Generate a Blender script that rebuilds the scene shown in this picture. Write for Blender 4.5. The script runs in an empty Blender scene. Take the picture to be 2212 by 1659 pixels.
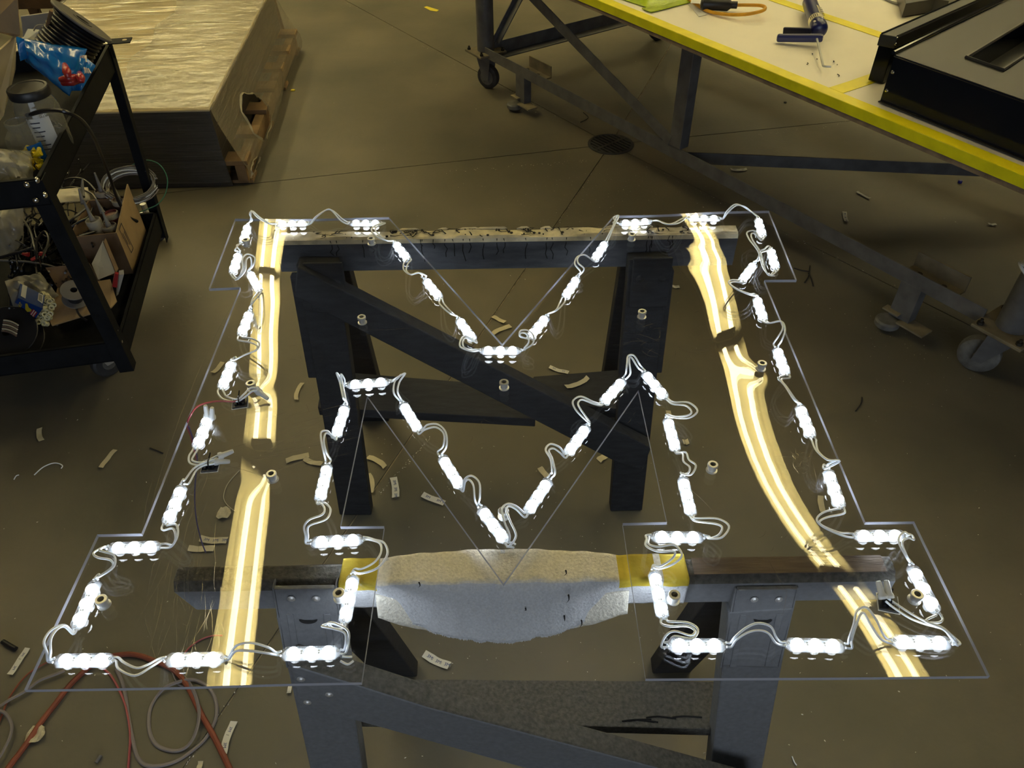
import bpy, bmesh, math, random
from mathutils import Vector, Matrix, Quaternion
V=Vector
random.seed(7)
C=bpy.context.scene.collection
S=bpy.context.scene
# ------------------------------------------------------------------ camera, world, exposure
FPX,CX,CY,CAMH=1660.0,1106.0,829.5,1.70
PITCH,ROLL=math.radians(42.7),0.015
_F=V((0,math.cos(PITCH),-math.sin(PITCH))); _R0=V((1,0,0)); _U0=V((0,math.sin(PITCH),math.cos(PITCH)))
_R=_R0*math.cos(ROLL)-_U0*math.sin(ROLL); _U=_U0*math.cos(ROLL)+_R0*math.sin(ROLL)
CAM=V((0,0,CAMH))
cam=bpy.data.cameras.new('camera'); camo=bpy.data.objects.new('camera',cam); C.objects.link(camo)
cam.sensor_fit='HORIZONTAL'; cam.sensor_width=36.0; cam.lens=36.0*FPX/2212.0
cam.clip_start=0.02; cam.clip_end=100
m=Matrix((_R,_U,-_F)).transposed().to_4x4(); m.translation=CAM; camo.matrix_world=m
S.camera=camo
S.view_settings.view_transform='Standard'; S.view_settings.look='None'
S.view_settings.exposure=0.0; S.view_settings.gamma=1.0; S.view_settings.use_curve_mapping=False
w=bpy.data.worlds.new('world'); S.world=w; w.use_nodes=True
w.node_tree.nodes['Background'].inputs[0].default_value=(1.0,0.85,0.55,1); w.node_tree.nodes['Background'].inputs[1].default_value=0.02
S.cycles.max_bounces=10; S.cycles.transparent_max_bounces=24; S.cycles.use_denoising=True
S.cycles.caustics_reflective=False; S.cycles.caustics_refractive=False
S.cycles.sample_clamp_indirect=80.0
LED_POWER=25.0        # emission of one LED lens
LED_FILL=0.20          # watts of an added downward spot under each module, lighting the sawhorses
TUBE_POWER=21.0        # emission of one fluorescent tube
TUBE_COL=(1.0,0.89,0.54); LED_COL=(0.80,0.90,1.0)
dl=bpy.data.lights.new('assumed_door_fill','AREA'); dl.shape='RECTANGLE'; dl.size=4.0; dl.size_y=3.2; dl.energy=75; dl.color=(0.78,0.88,1.0)
dlo=bpy.data.objects.new('assumed_door_fill',dl); C.objects.link(dlo); dlo.location=(0.3,-4.35,1.75); dlo.rotation_euler=(math.radians(90),0,0)   # cool fill from an assumed doorway out of view, added to light camera-facing surfaces
def ray(u,v): return _F+_R*((u-CX)/FPX)-_U*((v-CY)/FPX)
def U(u,v,z):               # the world point at height z that stands where the photograph shows (u,v)
    d=ray(u,v); return CAM+d*((z-CAMH)/d.z)
def UY(u,v,y):
    d=ray(u,v); return CAM+d*(y/d.y)
# ------------------------------------------------------------------ helpers
def lin(c): return tuple(((x/255.0)/12.92 if x<=10 else ((x/255.0+0.055)/1.055)**2.4) for x in c)
MATS={}
def mat(name,col,rough=.6,metal=0.0,noise=None,bump=None,spec=.5,emit=None,coat=0,stretch=None,col2=None,alpha=1,trans=0):
    """col is linear RGB; noise=(scale,amount,detail); bump=(scale,distance)"""
    M=bpy.data.materials.new(name); M.use_nodes=True; nt=M.node_tree; b=nt.nodes['Principled BSDF']
    b.inputs['Base Color'].default_value=(*col,1); b.inputs['Roughness'].default_value=rough; b.inputs['Metallic'].default_value=metal
    b.inputs['Specular IOR Level'].default_value=spec; b.inputs['Alpha'].default_value=alpha
    if coat: b.inputs['Coat Weight'].default_value=coat
    if trans: b.inputs['Transmission Weight'].default_value=trans
    if emit: b.inputs['Emission Color'].default_value=(*emit[0],1); b.inputs['Emission Strength'].default_value=emit[1]
    if noise or bump:
        tc=nt.nodes.new('ShaderNodeTexCoord'); mp=nt.nodes.new('ShaderNodeMapping'); nt.links.new(tc.outputs['Object'],mp.inputs[0])
        if stretch: mp.inputs['Scale'].default_value=stretch
    if noise:
        n=nt.nodes.new('ShaderNodeTexNoise'); n.inputs['Scale'].default_value=noise[0]; n.inputs['Detail'].default_value=noise[2] if len(noise)>2 else 6
        nt.links.new(mp.outputs[0],n.inputs['Vector'])
        r=nt.nodes.new('ShaderNodeValToRGB'); r.color_ramp.elements[0].position=.3; r.color_ramp.elements[1].position=.7
        a=noise[1]; c2=col2 if col2 else tuple(min(1,x*(1+a)) for x in col)
        r.color_ramp.elements[0].color=(*[x*(1-a) for x in col],1); r.color_ramp.elements[1].color=(*c2,1)
        nt.links.new(n.outputs['Fac'],r.inputs[0]); nt.links.new(r.outputs[0],b.inputs['Base Color'])
    if bump:
        n2=nt.nodes.new('ShaderNodeTexNoise'); n2.inputs['Scale'].default_value=bump[0]; n2.inputs['Detail'].default_value=5
        nt.links.new(mp.outputs[0],n2.inputs['Vector'])
        bp=nt.nodes.new('ShaderNodeBump'); bp.inputs['Distance'].default_value=bump[1]; bp.inputs['Strength'].default_value=1
        nt.links.new(n2.outputs['Fac'],bp.inputs['Height']); nt.links.new(bp.outputs[0],b.inputs['Normal'])
    MATS[name]=M; return M
def clear_mat(name,tint=(1,1,1),f0=.04,haze=0.0,hazecol=(.8,.8,.8),bump=None,rough=0.02,stretch=None,fmax=.9):
    """thin clear sheet: straight transmission plus a Fresnel mirror reflection and an optional milky haze"""
    M=bpy.data.materials.new(name); M.use_nodes=True; nt=M.node_tree; N=nt.nodes; L=nt.links
    for n in list(N): N.remove(n)
    out=N.new('ShaderNodeOutputMaterial'); tr=N.new('ShaderNodeBsdfTransparent'); tr.inputs[0].default_value=(*tint,1)
    gl=N.new('ShaderNodeBsdfGlossy'); gl.inputs['Roughness'].default_value=rough
    geo=N.new('ShaderNodeNewGeometry'); dot=N.new('ShaderNodeVectorMath'); dot.operation='DOT_PRODUCT'
    L.new(geo.outputs['Incoming'],dot.inputs[0]); L.new(geo.outputs['Normal'],dot.inputs[1])
    ab=N.new('ShaderNodeMath'); ab.operation='ABSOLUTE'; L.new(dot.outputs['Value'],ab.inputs[0])
    om=N.new('ShaderNodeMath'); om.operation='SUBTRACT'; om.inputs[0].default_value=1; L.new(ab.outputs[0],om.inputs[1])
    pw=N.new('ShaderNodeMath'); pw.operation='POWER'; pw.inputs[1].default_value=5; L.new(om.outputs[0],pw.inputs[0])
    ml=N.new('ShaderNodeMath'); ml.operation='MULTIPLY_ADD'; ml.inputs[1].default_value=fmax-f0; ml.inputs[2].default_value=f0; L.new(pw.outputs[0],ml.inputs[0])
    mx=N.new('ShaderNodeMixShader'); L.new(ml.outputs[0],mx.inputs[0])
    base=tr
    if haze:
        df=N.new('ShaderNodeBsdfDiffuse'); df.inputs[0].default_value=(*hazecol,1)
        tl=N.new('ShaderNodeBsdfTranslucent'); tl.inputs[0].default_value=(*hazecol,1)
        m1=N.new('ShaderNodeMixShader'); m1.inputs[0].default_value=.4; L.new(df.outputs[0],m1.inputs[1]); L.new(tl.outputs[0],m1.inputs[2])
        m2=N.new('ShaderNodeMixShader'); m2.inputs[0].default_value=haze; L.new(tr.outputs[0],m2.inputs[1]); L.new(m1.outputs[0],m2.inputs[2]); base=m2
    L.new(base.outputs[0],mx.inputs[1]); L.new(gl.outputs[0],mx.inputs[2]); L.new(mx.outputs[0],out.inputs[0])
    if bump:
        tc=N.new('ShaderNodeTexCoord'); mp=N.new('ShaderNodeMapping'); L.new(tc.outputs['Object'],mp.inputs[0])
        if stretch: mp.inputs['Scale'].default_value=stretch
        n2=N.new('ShaderNodeTexNoise'); n2.inputs['Scale'].default_value=bump[0]; n2.inputs['Detail'].default_value=6; L.new(mp.outputs[0],n2.inputs['Vector'])
        bp=N.new('ShaderNodeBump'); bp.inputs['Distance'].default_value=bump[1]; L.new(n2.outputs['Fac'],bp.inputs['Height'])
        L.new(bp.outputs[0],gl.inputs['Normal'])
    MATS[name]=M; return M
def tagit(o,label=None,cat=None,group=None,kind=None):
    if label: o['label']=label
    if cat: o['category']=cat
    if group: o['group']=group
    if kind: o['kind']=kind
    return o
def thing(name,label,cat,loc=(0,0,0),group=None):
    o=bpy.data.objects.new(name,None); C.objects.link(o); o.location=loc; o.empty_display_size=.05
    return tagit(o,label,cat,group)
def obj(name,bm,mt,parent=None,smooth=False,bev=0,label=None,local=False,kind=None):
    me=bpy.data.meshes.new(name)
    if isinstance(bm,bmesh.types.BMesh):
        bmesh.ops.recalc_face_normals(bm,faces=bm.faces[:])
        bm.to_mesh(me); bm.free()
    else: me=bm
    mt=mt if isinstance(mt,(list,tuple)) else [mt]
    for x in mt: me.materials.append(MATS[x] if isinstance(x,str) else x)
    if smooth:
        for p in me.polygons: p.use_smooth=True
        me.set_sharp_from_angle(angle=math.radians(40))
    o=bpy.data.objects.new(name,me); C.objects.link(o)
    if parent:
        o.parent=parent
        if not local:
            p=parent; t=V((0,0,0))
            while p: t+=p.location if p.type=='EMPTY' else V((0,0,0)); p=p.parent
            o.matrix_parent_inverse=Matrix.Translation(-t)
    if bev:
        b=o.modifiers.new('bevel','BEVEL'); b.width=bev; b.segments=2; b.limit_method='ANGLE'; b.angle_limit=math.radians(35)
    if label: o['label']=label
    if kind: o['kind']=kind
    return o
def sub(name,bm,mt,parentobj,**k):     # a sub-part below a world-space part
    o=obj(name,bm,mt,None,**k); o.parent=parentobj; return o
def NB(): return bmesh.new()
def box(bm,c,s,rot=None):
    r=bmesh.ops.create_cube(bm,size=1.0); M=Matrix.Diagonal((*s,1))
    if rot is not None: M=rot.to_4x4()@M
    M=Matrix.Translation(V(c))@M; bmesh.ops.transform(bm,matrix=M,verts=r['verts']); return bm
def frame(d,up=(0,0,1)):
    d=V(d).normalized(); up=V(up)
    if abs(d.dot(up))>.98: up=V((0,1,0))
    s=d.cross(up).normalized(); n=s.cross(d).normalized()
    return Matrix((d,s,n)).transposed()     # columns: along, side, normal
def bar(bm,a,b,w,h,up=(0,0,1)):
    a=V(a);b=V(b); return box(bm,(a+b)/2,((b-a).length,w,h),frame(b-a,up))
def cyl(bm,a,b,r,n=16,r2=None,caps=True):
    a=V(a);b=V(b); d=b-a
    q=d.to_track_quat('Z','Y').to_matrix().to_4x4()
    bmesh.ops.create_cone(bm,cap_ends=caps,segments=n,radius1=r,radius2=r if r2 is None else r2,depth=d.length,matrix=Matrix.Translation((a+b)/2)@q); return bm
def lathe(bm,prof,base=(0,0,0),axis=(0,0,1),n=24,cap=False):
    q=V(axis).to_track_quat('Z','Y').to_matrix(); rows=[]
    for r,z in prof:
        rows.append([bm.verts.new(V(base)+q@V((max(r,1e-5)*math.cos(2*math.pi*i/n),max(r,1e-5)*math.sin(2*math.pi*i/n),z))) for i in range(n)])
    for a,b in zip(rows,rows[1:]):
        for i in range(n): bm.faces.new((a[i],a[(i+1)%n],b[(i+1)%n],b[i]))
    if cap: bm.faces.new(rows[0]); bm.faces.new(rows[-1])
    return bm
def prism(bm,pts,ext):
    ext=V(ext); a=[bm.verts.new(V(p)) for p in pts]; b=[bm.verts.new(V(p)+ext) for p in pts]
    bm.faces.new(a); bm.faces.new(b[::-1]); n=len(pts)
    for i in range(n): bm.faces.new((a[i],b[i],b[(i+1)%n],a[(i+1)%n]))
    return bm
def spline(P,k=6,closed=False):
    P=[V(p) for p in P]; n=len(P); out=[]
    if n<3: return P
    for i in range(n if closed else n-1):
        g=lambda j: P[j%n] if closed else P[max(0,min(n-1,j))]
        p0,p1,p2,p3=g(i-1),g(i),g(i+1),g(i+2)
        for j in range(k):
            t=j/k; out.append(.5*((2*p1)+(p2-p0)*t+(2*p0-5*p1+4*p2-p3)*t*t+(3*p1-p0-3*p2+p3)*t**3))
    if not closed: out.append(P[-1])
    return out
def tube(bm,P,r,n=6,k=6,sm=True,closed=False,flat=None):
    P=spline(P,k,closed) if sm else [V(p) for p in P]
    Q=[P[0]]
    for p in P[1:]:
        if (p-Q[-1]).length>1e-5: Q.append(p)
    P=Q; m_=len(P); rings=[]; up=None
    for i,p in enumerate(P):
        if closed: t=(P[(i+1)%m_]-P[i-1])
        else: t=P[min(i+1,m_-1)]-P[max(i-1,0)]
        t.normalize()
        if up is None:
            up=V((0,0,1)) if abs(t.z)<.9 else V((1,0,0))
        up=(up-t*up.dot(t))
        if up.length<1e-4: up=t.orthogonal()
        up.normalize(); s=t.cross(up)
        rr=r(i/(m_-1)) if callable(r) else r
        rings.append([bm.verts.new(p+(s*math.cos(2*math.pi*j/n)*(flat or 1)+up*math.sin(2*math.pi*j/n))*rr) for j in range(n)])
    prs=list(zip(rings,rings[1:]))+([(rings[-1],rings[0])] if closed else [])
    for a,b in prs:
        for j in range(n): bm.faces.new((a[j],a[(j+1)%n],b[(j+1)%n],b[j]))
    if not closed: bm.faces.new(rings[0]); bm.faces.new(rings[-1])
    return bm
def grid(bm,fn,nu,nv,skip=None):
    g=[[bm.verts.new(fn(i/nu,j/nv)) for j in range(nv+1)] for i in range(nu+1)]
    for i in range(nu):
        for j in range(nv):
            if skip and skip((i+.5)/nu,(j+.5)/nv): continue
            bm.faces.new((g[i][j],g[i+1][j],g[i+1][j+1],g[i][j+1]))
    return bm
def copytree(o,parent=None):
    c=o.copy(); C.objects.link(c)
    if parent: c.parent=parent
    for ch in list(o.children): copytree(ch,c)
    return c
def text_mesh(s,size):
    cu=bpy.data.curves.new('txt','FONT'); cu.body=s; cu.size=size; cu.align_x='CENTER'; cu.align_y='CENTER'; cu.resolution_u=2; cu.extrude=.00008
    t=bpy.data.objects.new('txt',cu); C.objects.link(t); bpy.context.view_layer.update()
    me=bpy.data.meshes.new_from_object(t.evaluated_get(bpy.context.evaluated_depsgraph_get()))
    bpy.data.objects.remove(t); bpy.data.curves.remove(cu); return me
def rnd(a,b): return random.uniform(a,b)
# ------------------------------------------------------------------ materials
mat('concrete',(.160,.150,.108),.45,noise=(1.6,.36,9),bump=(55,.0006),spec=.35,col2=(.192,.166,.118))
mat('joint_dust',(.30,.25,.16),.9,noise=(30,.5))
mat('ceiling_paint',(.10,.085,.06),.9,noise=(2,.2)); mat('wall_paint',(.20,.17,.12),.9,noise=(2,.2))
mat('housing_white',(.84,.76,.46),.5); mat('endcap',(.12,.10,.08),.6)
mat('tube_glow',(1,1,1),.4,emit=(TUBE_COL,TUBE_POWER))
mat('led_glow',(1,1,1),.3,emit=(LED_COL,LED_POWER))
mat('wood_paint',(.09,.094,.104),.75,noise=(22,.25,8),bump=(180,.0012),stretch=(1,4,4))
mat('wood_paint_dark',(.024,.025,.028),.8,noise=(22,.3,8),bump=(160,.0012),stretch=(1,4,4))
mat('wood_dusty',(.080,.074,.060),.85,noise=(150,.35,8),bump=(140,.003))
mat('peeled_cream',(.60,.53,.36),.8,noise=(25,.35,8),bump=(60,.002))
mat('crack_dark',(.012,.011,.010),.9)
mat('bracket_paint',(.150,.156,.165),.6,noise=(120,.12),bump=(300,.0004))
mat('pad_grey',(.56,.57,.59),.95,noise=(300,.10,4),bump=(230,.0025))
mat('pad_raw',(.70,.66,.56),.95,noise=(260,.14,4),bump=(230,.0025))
mat('pad_yellow',(.52,.39,.03),.85,noise=(30,.18,8),bump=(200,.001))
mat('bare_wood',(.13,.092,.062),.7,noise=(14,.3,8),stretch=(1,12,12),bump=(60,.0008))
mat('steel_paint',(.12,.118,.115),.5,noise=(18,.25,8),bump=(120,.0005),spec=.5)
mat('steel_dusty',(.20,.165,.10),.8,noise=(14,.35,8))
mat('steel_black',(.011,.012,.014),.6,noise=(20,.25),spec=.10)
mat('caster_rubber',(.035,.035,.037),.6,noise=(30,.35)); mat('caster_grey',(.14,.135,.12),.6,noise=(30,.35))
mat('bolt_dark',(.05,.045,.035),.5,metal=.6); mat('rivet_bright',(.75,.72,.66),.25,metal=1.0); mat('zinc',(.60,.60,.59),.35,metal=.6)
mat('table_white',(.90,.84,.72),.45,noise=(3,.06,9)); mat('tape_yellow',(.93,.80,.008),.42,noise=(18,.08,6),bump=(40,.0004)); mat('tape_edge',(.80,.75,.010),.42,noise=(18,.1,6))
mat('ply_edge',(.25,.18,.11),.8,noise=(30,.3))
mat('sign_black',(.006,.008,.014),.12,spec=.28); mat('sign_face',(.020,.020,.019),.38,spec=.6,bump=(600,.0002)); mat('sign_rim',(.05,.048,.045),.3)
mat('navy',(.012,.018,.115),.35,coat=.3); mat('navy_dark',(.008,.009,.03),.4); mat('label_cream',(.72,.66,.46),.5,noise=(60,.15)); mat('print_dark',(.03,.03,.05),.6)
mat('cord_orange',(.72,.36,.02),.5,noise=(40,.15)); mat('rubber_black',(.012,.012,.014),.45); mat('pouch_green',(.42,.55,.01),.28,noise=(20,.15),bump=(35,.004)); mat('paper_white',(.75,.75,.72),.7)
mat('wire_white',(.88,.93,1.0),.4); mat('wire_red',(.38,.07,.085),.4); mat('wire_grey',(.23,.20,.20),.5); mat('cable_red',(.27,.075,.04),.55,noise=(30,.15)); mat('wire_blue',(.10,.09,.20),.5)
mat('nut_grey',(.62,.63,.63),.3,spec=.6); mat('mount_black',(.010,.010,.012),.35); mat('led_base',(.15,.155,.16),.6); mat('nylon_white',(.80,.80,.78),.35)
mat('liner',(.62,.55,.36),.55,noise=(25,.08)); mat('liner_white',(.72,.70,.62),.5); mat('print_blue',(.02,.06,.22),.6); mat('print_grey',(.30,.29,.25),.6)
mat('chip_white',(.75,.72,.62),.7); mat('chip_dark',(.02,.02,.02),.7); mat('chip_yellow',(.75,.62,.04),.6); mat('blue_cap',(.03,.03,.25),.4)
mat('grate_iron',(.035,.034,.032),.6,noise=(40,.3),bump=(90,.0008)); mat('pit',(.008,.008,.008),.9)
mat('cardboard',(.42,.29,.15),.85,noise=(18,.10,6)); mat('cardboard_dark',(.22,.14,.075),.85,noise=(18,.12,6)); mat('cardboard_pale',(.74,.62,.38),.85,noise=(12,.08)); mat('box_white',(.55,.50,.42),.8)
mat('sheet_dark',(.048,.043,.038),.35,noise=(9,.8,8),stretch=(.6,.6,60)); mat('pallet_wood',(.24,.15,.07),.8,noise=(12,.3,8)); mat('post_brown',(.10,.055,.025),.7,noise=(14,.3,8),bump=(40,.002))
mat('black_cable',(.010,.010,.012),.32,spec=.6); mat('spool_grey',(.13,.12,.105),.6,noise=(20,.15)); mat('bag_blue',(.008,.19,.62),.25,coat=.5,bump=(20,.0022)); mat('bag_red',(.45,.03,.03),.3,coat=.5,bump=(26,.004))
mat('lid_black',(.02,.02,.021),.4); mat('label_white',(.66,.66,.62),.5); mat('label_blue',(.01,.13,.45),.4); mat('nut_yellow',(.80,.62,.01),.35,coat=.3); mat('nut_red',(.48,.03,.03),.35,coat=.3)
mat('cable_grey',(.16,.15,.14),.5); mat('cable_green',(.05,.20,.12),.5); mat('tube_cream',(.50,.46,.35),.6); mat('tube_brown',(.13,.085,.07),.5); mat('tube_red',(.20,.045,.035),.5); mat('nozzle_grey',(.25,.24,.22),.5)
mat('box_blue',(.006,.045,.21),.4,noise=(30,.1)); mat('foam_cream',(.58,.54,.33),.8); mat('wand_yellow',(.55,.42,.02),.5)
mat('flag_white',(.6,.55,.5),.5)
clear_mat('acrylic',(.985,.985,.99),f0=.042,rough=0.0); mat('acrylic_edge',(.42,.43,.49),.25,spec=.6)
clear_mat('scratch',haze=.36,hazecol=(.75,.65,.45))
clear_mat('led_body',haze=.08,hazecol=(.85,.88,.92),f0=.05,rough=.15)
clear_mat('jar_plastic',(.93,.94,.93),haze=.26,hazecol=(.6,.58,.5),rough=.08,f0=.06); clear_mat('bag_film',(.9,.9,.88),haze=.46,hazecol=(.72,.68,.56),bump=(28,.006),rough=.15,f0=.07)
clear_mat('wrap_top',haze=.09,hazecol=(.85,.80,.62),bump=(2.6,.022),rough=.14,f0=.20,stretch=(.35,5,1)); clear_mat('wrap_side',haze=.42,hazecol=(.56,.47,.32),bump=(12,.02),rough=.16,f0=.10,stretch=(1.4,.7,4)); clear_mat('wrap_haze',haze=.30,hazecol=(.85,.8,.62),bump=(9,.012),rough=.2,f0=.12,stretch=(2,2,1)); clear_mat('crease_glint',haze=.75,hazecol=(.95,.9,.72),rough=.2,f0=.15); clear_mat('wrap_front',haze=.035,hazecol=(.6,.55,.45),bump=(10,.012),rough=.15,f0=.08,stretch=(.7,1,9))
clear_mat('wrap_torn',haze=.62,hazecol=(.75,.68,.5),bump=(30,.01),rough=.2,f0=.08)
# ------------------------------------------------------------------ room shell
RX0,RX1,RY0,RY1,RZ=-6.5,7.5,-4.5,13.0,4.6
def struct(name,bm,m_,**k):
    o=obj(name,bm,m_,**k); o['kind']='structure'; return o
DR=U(1319,312,0)
fl=struct('floor',box(NB(),((RX0+RX1)/2,(RY0+RY1)/2,-.024),(RX1-RX0,RY1-RY0,.04)),'joint_dust')
jp=[U(745,0,0),U(2045,678,0),U(350,418,0),U(1050,705,0),U(1448,98,0),U(1888,256,0)]
angs=sorted(math.atan2(p.y-DR.y,p.x-DR.x) for p in jp)
def rect_hit(a):
    d=V((math.cos(a),math.sin(a),0)); t=1e9
    for lo,hi,i in ((RX0,RX1,0),(RY0,RY1,1)):
        if d[i]>1e-9: t=min(t,(hi-DR[i])/d[i])
        if d[i]<-1e-9: t=min(t,(lo-DR[i])/d[i])
    return DR+d*t
cors=[(math.atan2(y-DR.y,x-DR.x),V((x,y,0))) for x in (RX0,RX1) for y in (RY0,RY1)]
for i,a in enumerate(angs):
    b=angs[(i+1)%len(angs)]+(2*math.pi if i==len(angs)-1 else 0)
    pts=[]; n0=V((-math.sin(a),math.cos(a),0)); n1=V((math.sin(b),-math.cos(b),0)); gap=.0028
    half=math.sin(min((b-a)/2,1.5)); pts.append(DR+(V((math.cos((a+b)/2),math.sin((a+b)/2),0)))*(gap/half))
    pts.append(rect_hit(a)+n0*gap)
    mid=[(ca+2*math.pi if ca<a else ca,p) for ca,p in cors]
    pts+= [p for ca,p in sorted(mid,key=lambda q:q[0]) if a<ca<b]
    pts.append(rect_hit(b)+n1*gap)
    obj('slab',prism(NB(),[p+V((0,0,-.004)) for p in pts],(0,0,.004)),'concrete',fl)
struct('ceiling',box(NB(),((RX0+RX1)/2,(RY0+RY1)/2,RZ+.05),(RX1-RX0,RY1-RY0,.1)),'ceiling_paint')
for nm,c,s in (('wall_left',(RX0-.05,(RY0+RY1)/2,RZ/2),(.1,RY1-RY0,RZ)),('wall_right',(RX1+.05,(RY0+RY1)/2,RZ/2),(.1,RY1-RY0,RZ)),
               ('wall_front',((RX0+RX1)/2,RY0-.05,RZ/2),(RX1-RX0,.1,RZ)),('wall_back',((RX0+RX1)/2,RY1+.05,RZ/2),(RX1-RX0,.1,RZ))):
    struct(nm,box(NB(),c,s),'wall_paint')
bm=NB(); yd=RY0+.06
for c,s_ in (((-1.8,yd,1.7),(.14,.1,3.4)),((2.4,yd,1.7),(.14,.1,3.4)),((.3,yd,3.45),(4.34,.1,.16))): box(bm,c,s_)
struct('assumed_door',bm,'steel_paint')  # frame of an assumed, unseen door, added along with the area light
# ------------------------------------------------------------------ ceiling strip lamps (first two rows mirror in the clear letter; the others are added for light)
ZL=4.42; SLOPE=-.10
def lamp_x(x0,y): return x0+SLOPE*(y-5)
LH=1.20
def make_lamp(lbl):
    T=thing('ceiling_lamp',lbl,'lamp',(0,0,0),'ceiling strip lamps')
    bm=NB(); pr=[(-.125,.0),(-.118,.045),(-.06,.085),(.06,.085),(.118,.045),(.125,0),(.122,-.004),(.112,.040),(.05,.075),(-.05,.075),(-.112,.040),(-.122,-.004)]
    prism(bm,[(x,-LH-.02,z) for x,z in pr],(0,2*LH+.04,0)); obj('housing',bm,'housing_white',T,local=True)
    for s in (-1,1):
        bm=NB(); cyl(bm,(s*.052,-LH+.05,.025),(s*.052,LH-.05,.025),.017,12); obj('tube',bm,'tube_glow',T,local=True,smooth=True)
        bm=NB(); box(bm,(0,s*(LH-.005),.035),(.15,.075,.06)); obj('end_cap',bm,'endcap',T,local=True,bev=.006)
    for s in (-1,1):
        bm=NB(); cyl(bm,(0,s*.8,.085),(0,s*.8,.185),.006,8); obj('hanger',bm,'zinc',T,local=True)
    return T
LAMPS=[]
def row(x0,ys,where):
    for y in ys:
        lb='%s two-tube ceiling strip lamp, row above the %s'%(('nearest','second','third','fourth','fifth')[ys.index(y)],where)
        o=make_lamp(lb) if not LAMPS else copytree(LAMPS[0]); o['label']=lb; LAMPS.append(o)
        o.location=(lamp_x(x0,y),y,ZL); o.rotation_euler=(0,0,math.atan(-SLOPE))
row(-2.2,[2.86,5.42,7.84,10.26],'left side of the clear letter')
row(2.0,[1.68,4.17,6.70,9.12],'right side of the clear letter')
row(3.9,[3.6,6.05,8.5,10.95],'work table, added for light')  # unseen extra row, added to make up for dimmer tubes
row(6.0,[6.0,8.45,10.9],'far right bay, added for light')  # unseen row, put in for general light
row(-3.7,[3.8,6.25,8.7,11.15],'cart and pallet, added for light')  # second extra row out of view, added to brighten the room
row(-5.6,[5.8,8.25,10.7],'far left bay, added for light')  # also out of view and put in for general light
# ------------------------------------------------------------------ floor drain
T=thing('floor_drain','round cast iron floor drain grate where the floor joints meet','drain',(DR.x,DR.y,0))
R_=.112
obj('rim',lathe(NB(),[(R_,.001),(R_,.004),(R_-.012,.006),(R_-.014,.001)],(DR.x,DR.y,0),n=48),'grate_iron',T,smooth=True)
obj('pit',lathe(NB(),[(R_-.013,.0012),(.0,.0012)],(DR.x,DR.y,0),n=48),'pit',T)
for s in (-1,1):
    for i in range(9):
        t=(i-4)*.0215; half=math.sqrt(max(0,(R_-.012)**2-t*t))
        if half<.03: continue
        bm=NB(); ca=math.radians(-52); A=V((math.cos(ca),math.sin(ca),0)); B=V((-A.y,A.x,0))
        bar(bm,DR+B*t+A*(s*.008)+V((0,0,.0035)),DR+B*t+A*(s*half)+V((0,0,.0035)),.0115,.004); obj('grate_bar',bm,'grate_iron',T)
bm=NB(); bar(bm,DR-B*(R_-.013)+V((0,0,.0038)),DR+B*(R_-.013)+V((0,0,.0038)),.016,.0045); obj('cross_bar',bm,'grate_iron',T)
for s in (-1,1):
    bm=NB(); cyl(bm,DR+A*s*(R_-.02)+V((0,0,.004)),DR+A*s*(R_-.02)+V((0,0,.008)),.007,8); obj('screw',bm,'grate_iron',T)
# ------------------------------------------------------------------ the clear letter: outline and its slight flex
ZT=.823; TH=.006
OUT=[(508,474),(840,469),(1085,743),(1326,465),(1661,456),(1721,605),(1651,606),(1870,1127),(1975,1126),(2138,1461),(1395,1466),(1345,1130),(1441,1128),(1379,843),(1088,1261),(793,855),(735,1138),(830,1137),(781,1475),(52,1490),(210,1154),(305,1152),(519,621),(451,624)]
STL=[(577,472),(575,530),(572,589),(572,669),(573,720),(572,799),(570,899),(568,968),(564,1010),(561,1040),(554,1091),(547,1142),(538,1218),(526,1310),(519,1380),(511,1475)]
STR=[(1487,460),(1506,491),(1529,524),(1548,571),(1555,618),(1562,665),(1569,724),(1578,756),(1592,789),(1600,827),(1606,877),(1621,928),(1639,978),(1662,1029),(1692,1080),(1727,1136),(1777,1199),(1820,1252),(1853,1288),(1904,1364),(1962,1455)]
def lerp_(tab,y):
    for a,b in zip(tab,tab[1:]):
        if y<=b[0]: return a[1]+(b[1]-a[1])*max(0,(y-a[0])/(b[0]-a[0]))
    return tab[-1][1]
def flex_table(pts,x0):
    tab=[]
    for u,v in pts:
        P=U(u,v,ZT); d=ray(u,v).normalized(); lo,hi=-.15,.15
        def hx(s):
            n=V((-s,0,1)).normalized(); r=d-2*d.dot(n)*n; q=P+r*((ZL+.02-P.z)/r.z); return q.x-lamp_x(x0,q.y)
        for _ in range(40):
            mid=(lo+hi)/2
            if hx(lo)*hx(mid)<=0: hi=mid
            else: lo=mid
        tab.append((P.y,P.x,(lo+hi)/2))
    tab.sort(); ss=[t[2] for t in tab]
    out=[]; y0,y1=tab[0][0],tab[-1][0]; nn=60
    for k in range(nn+1):
        y=y0+(y1-y0)*k/nn; a0=a1=a2=b0=b1=0.0; sx=0.0
        W=[math.exp(-((t[0]-y)/(.030+.035*(y-y0)/(y1-y0)))**2/2)*w_ for t,w_ in zip(tab,[(tab[min(i+1,len(tab)-1)][0]-tab[max(i-1,0)][0]) for i in range(len(tab))])]; sw=sum(W)
        out.append((y,sum(w*t[1] for w,t in zip(W,tab))/sw*0+lerp_(tab,y),sum(w*t[2] for w,t in zip(W,tab))/sw))
    return out
TABL,TABR=flex_table(STL,-2.2),flex_table(STR,2.0)
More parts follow.
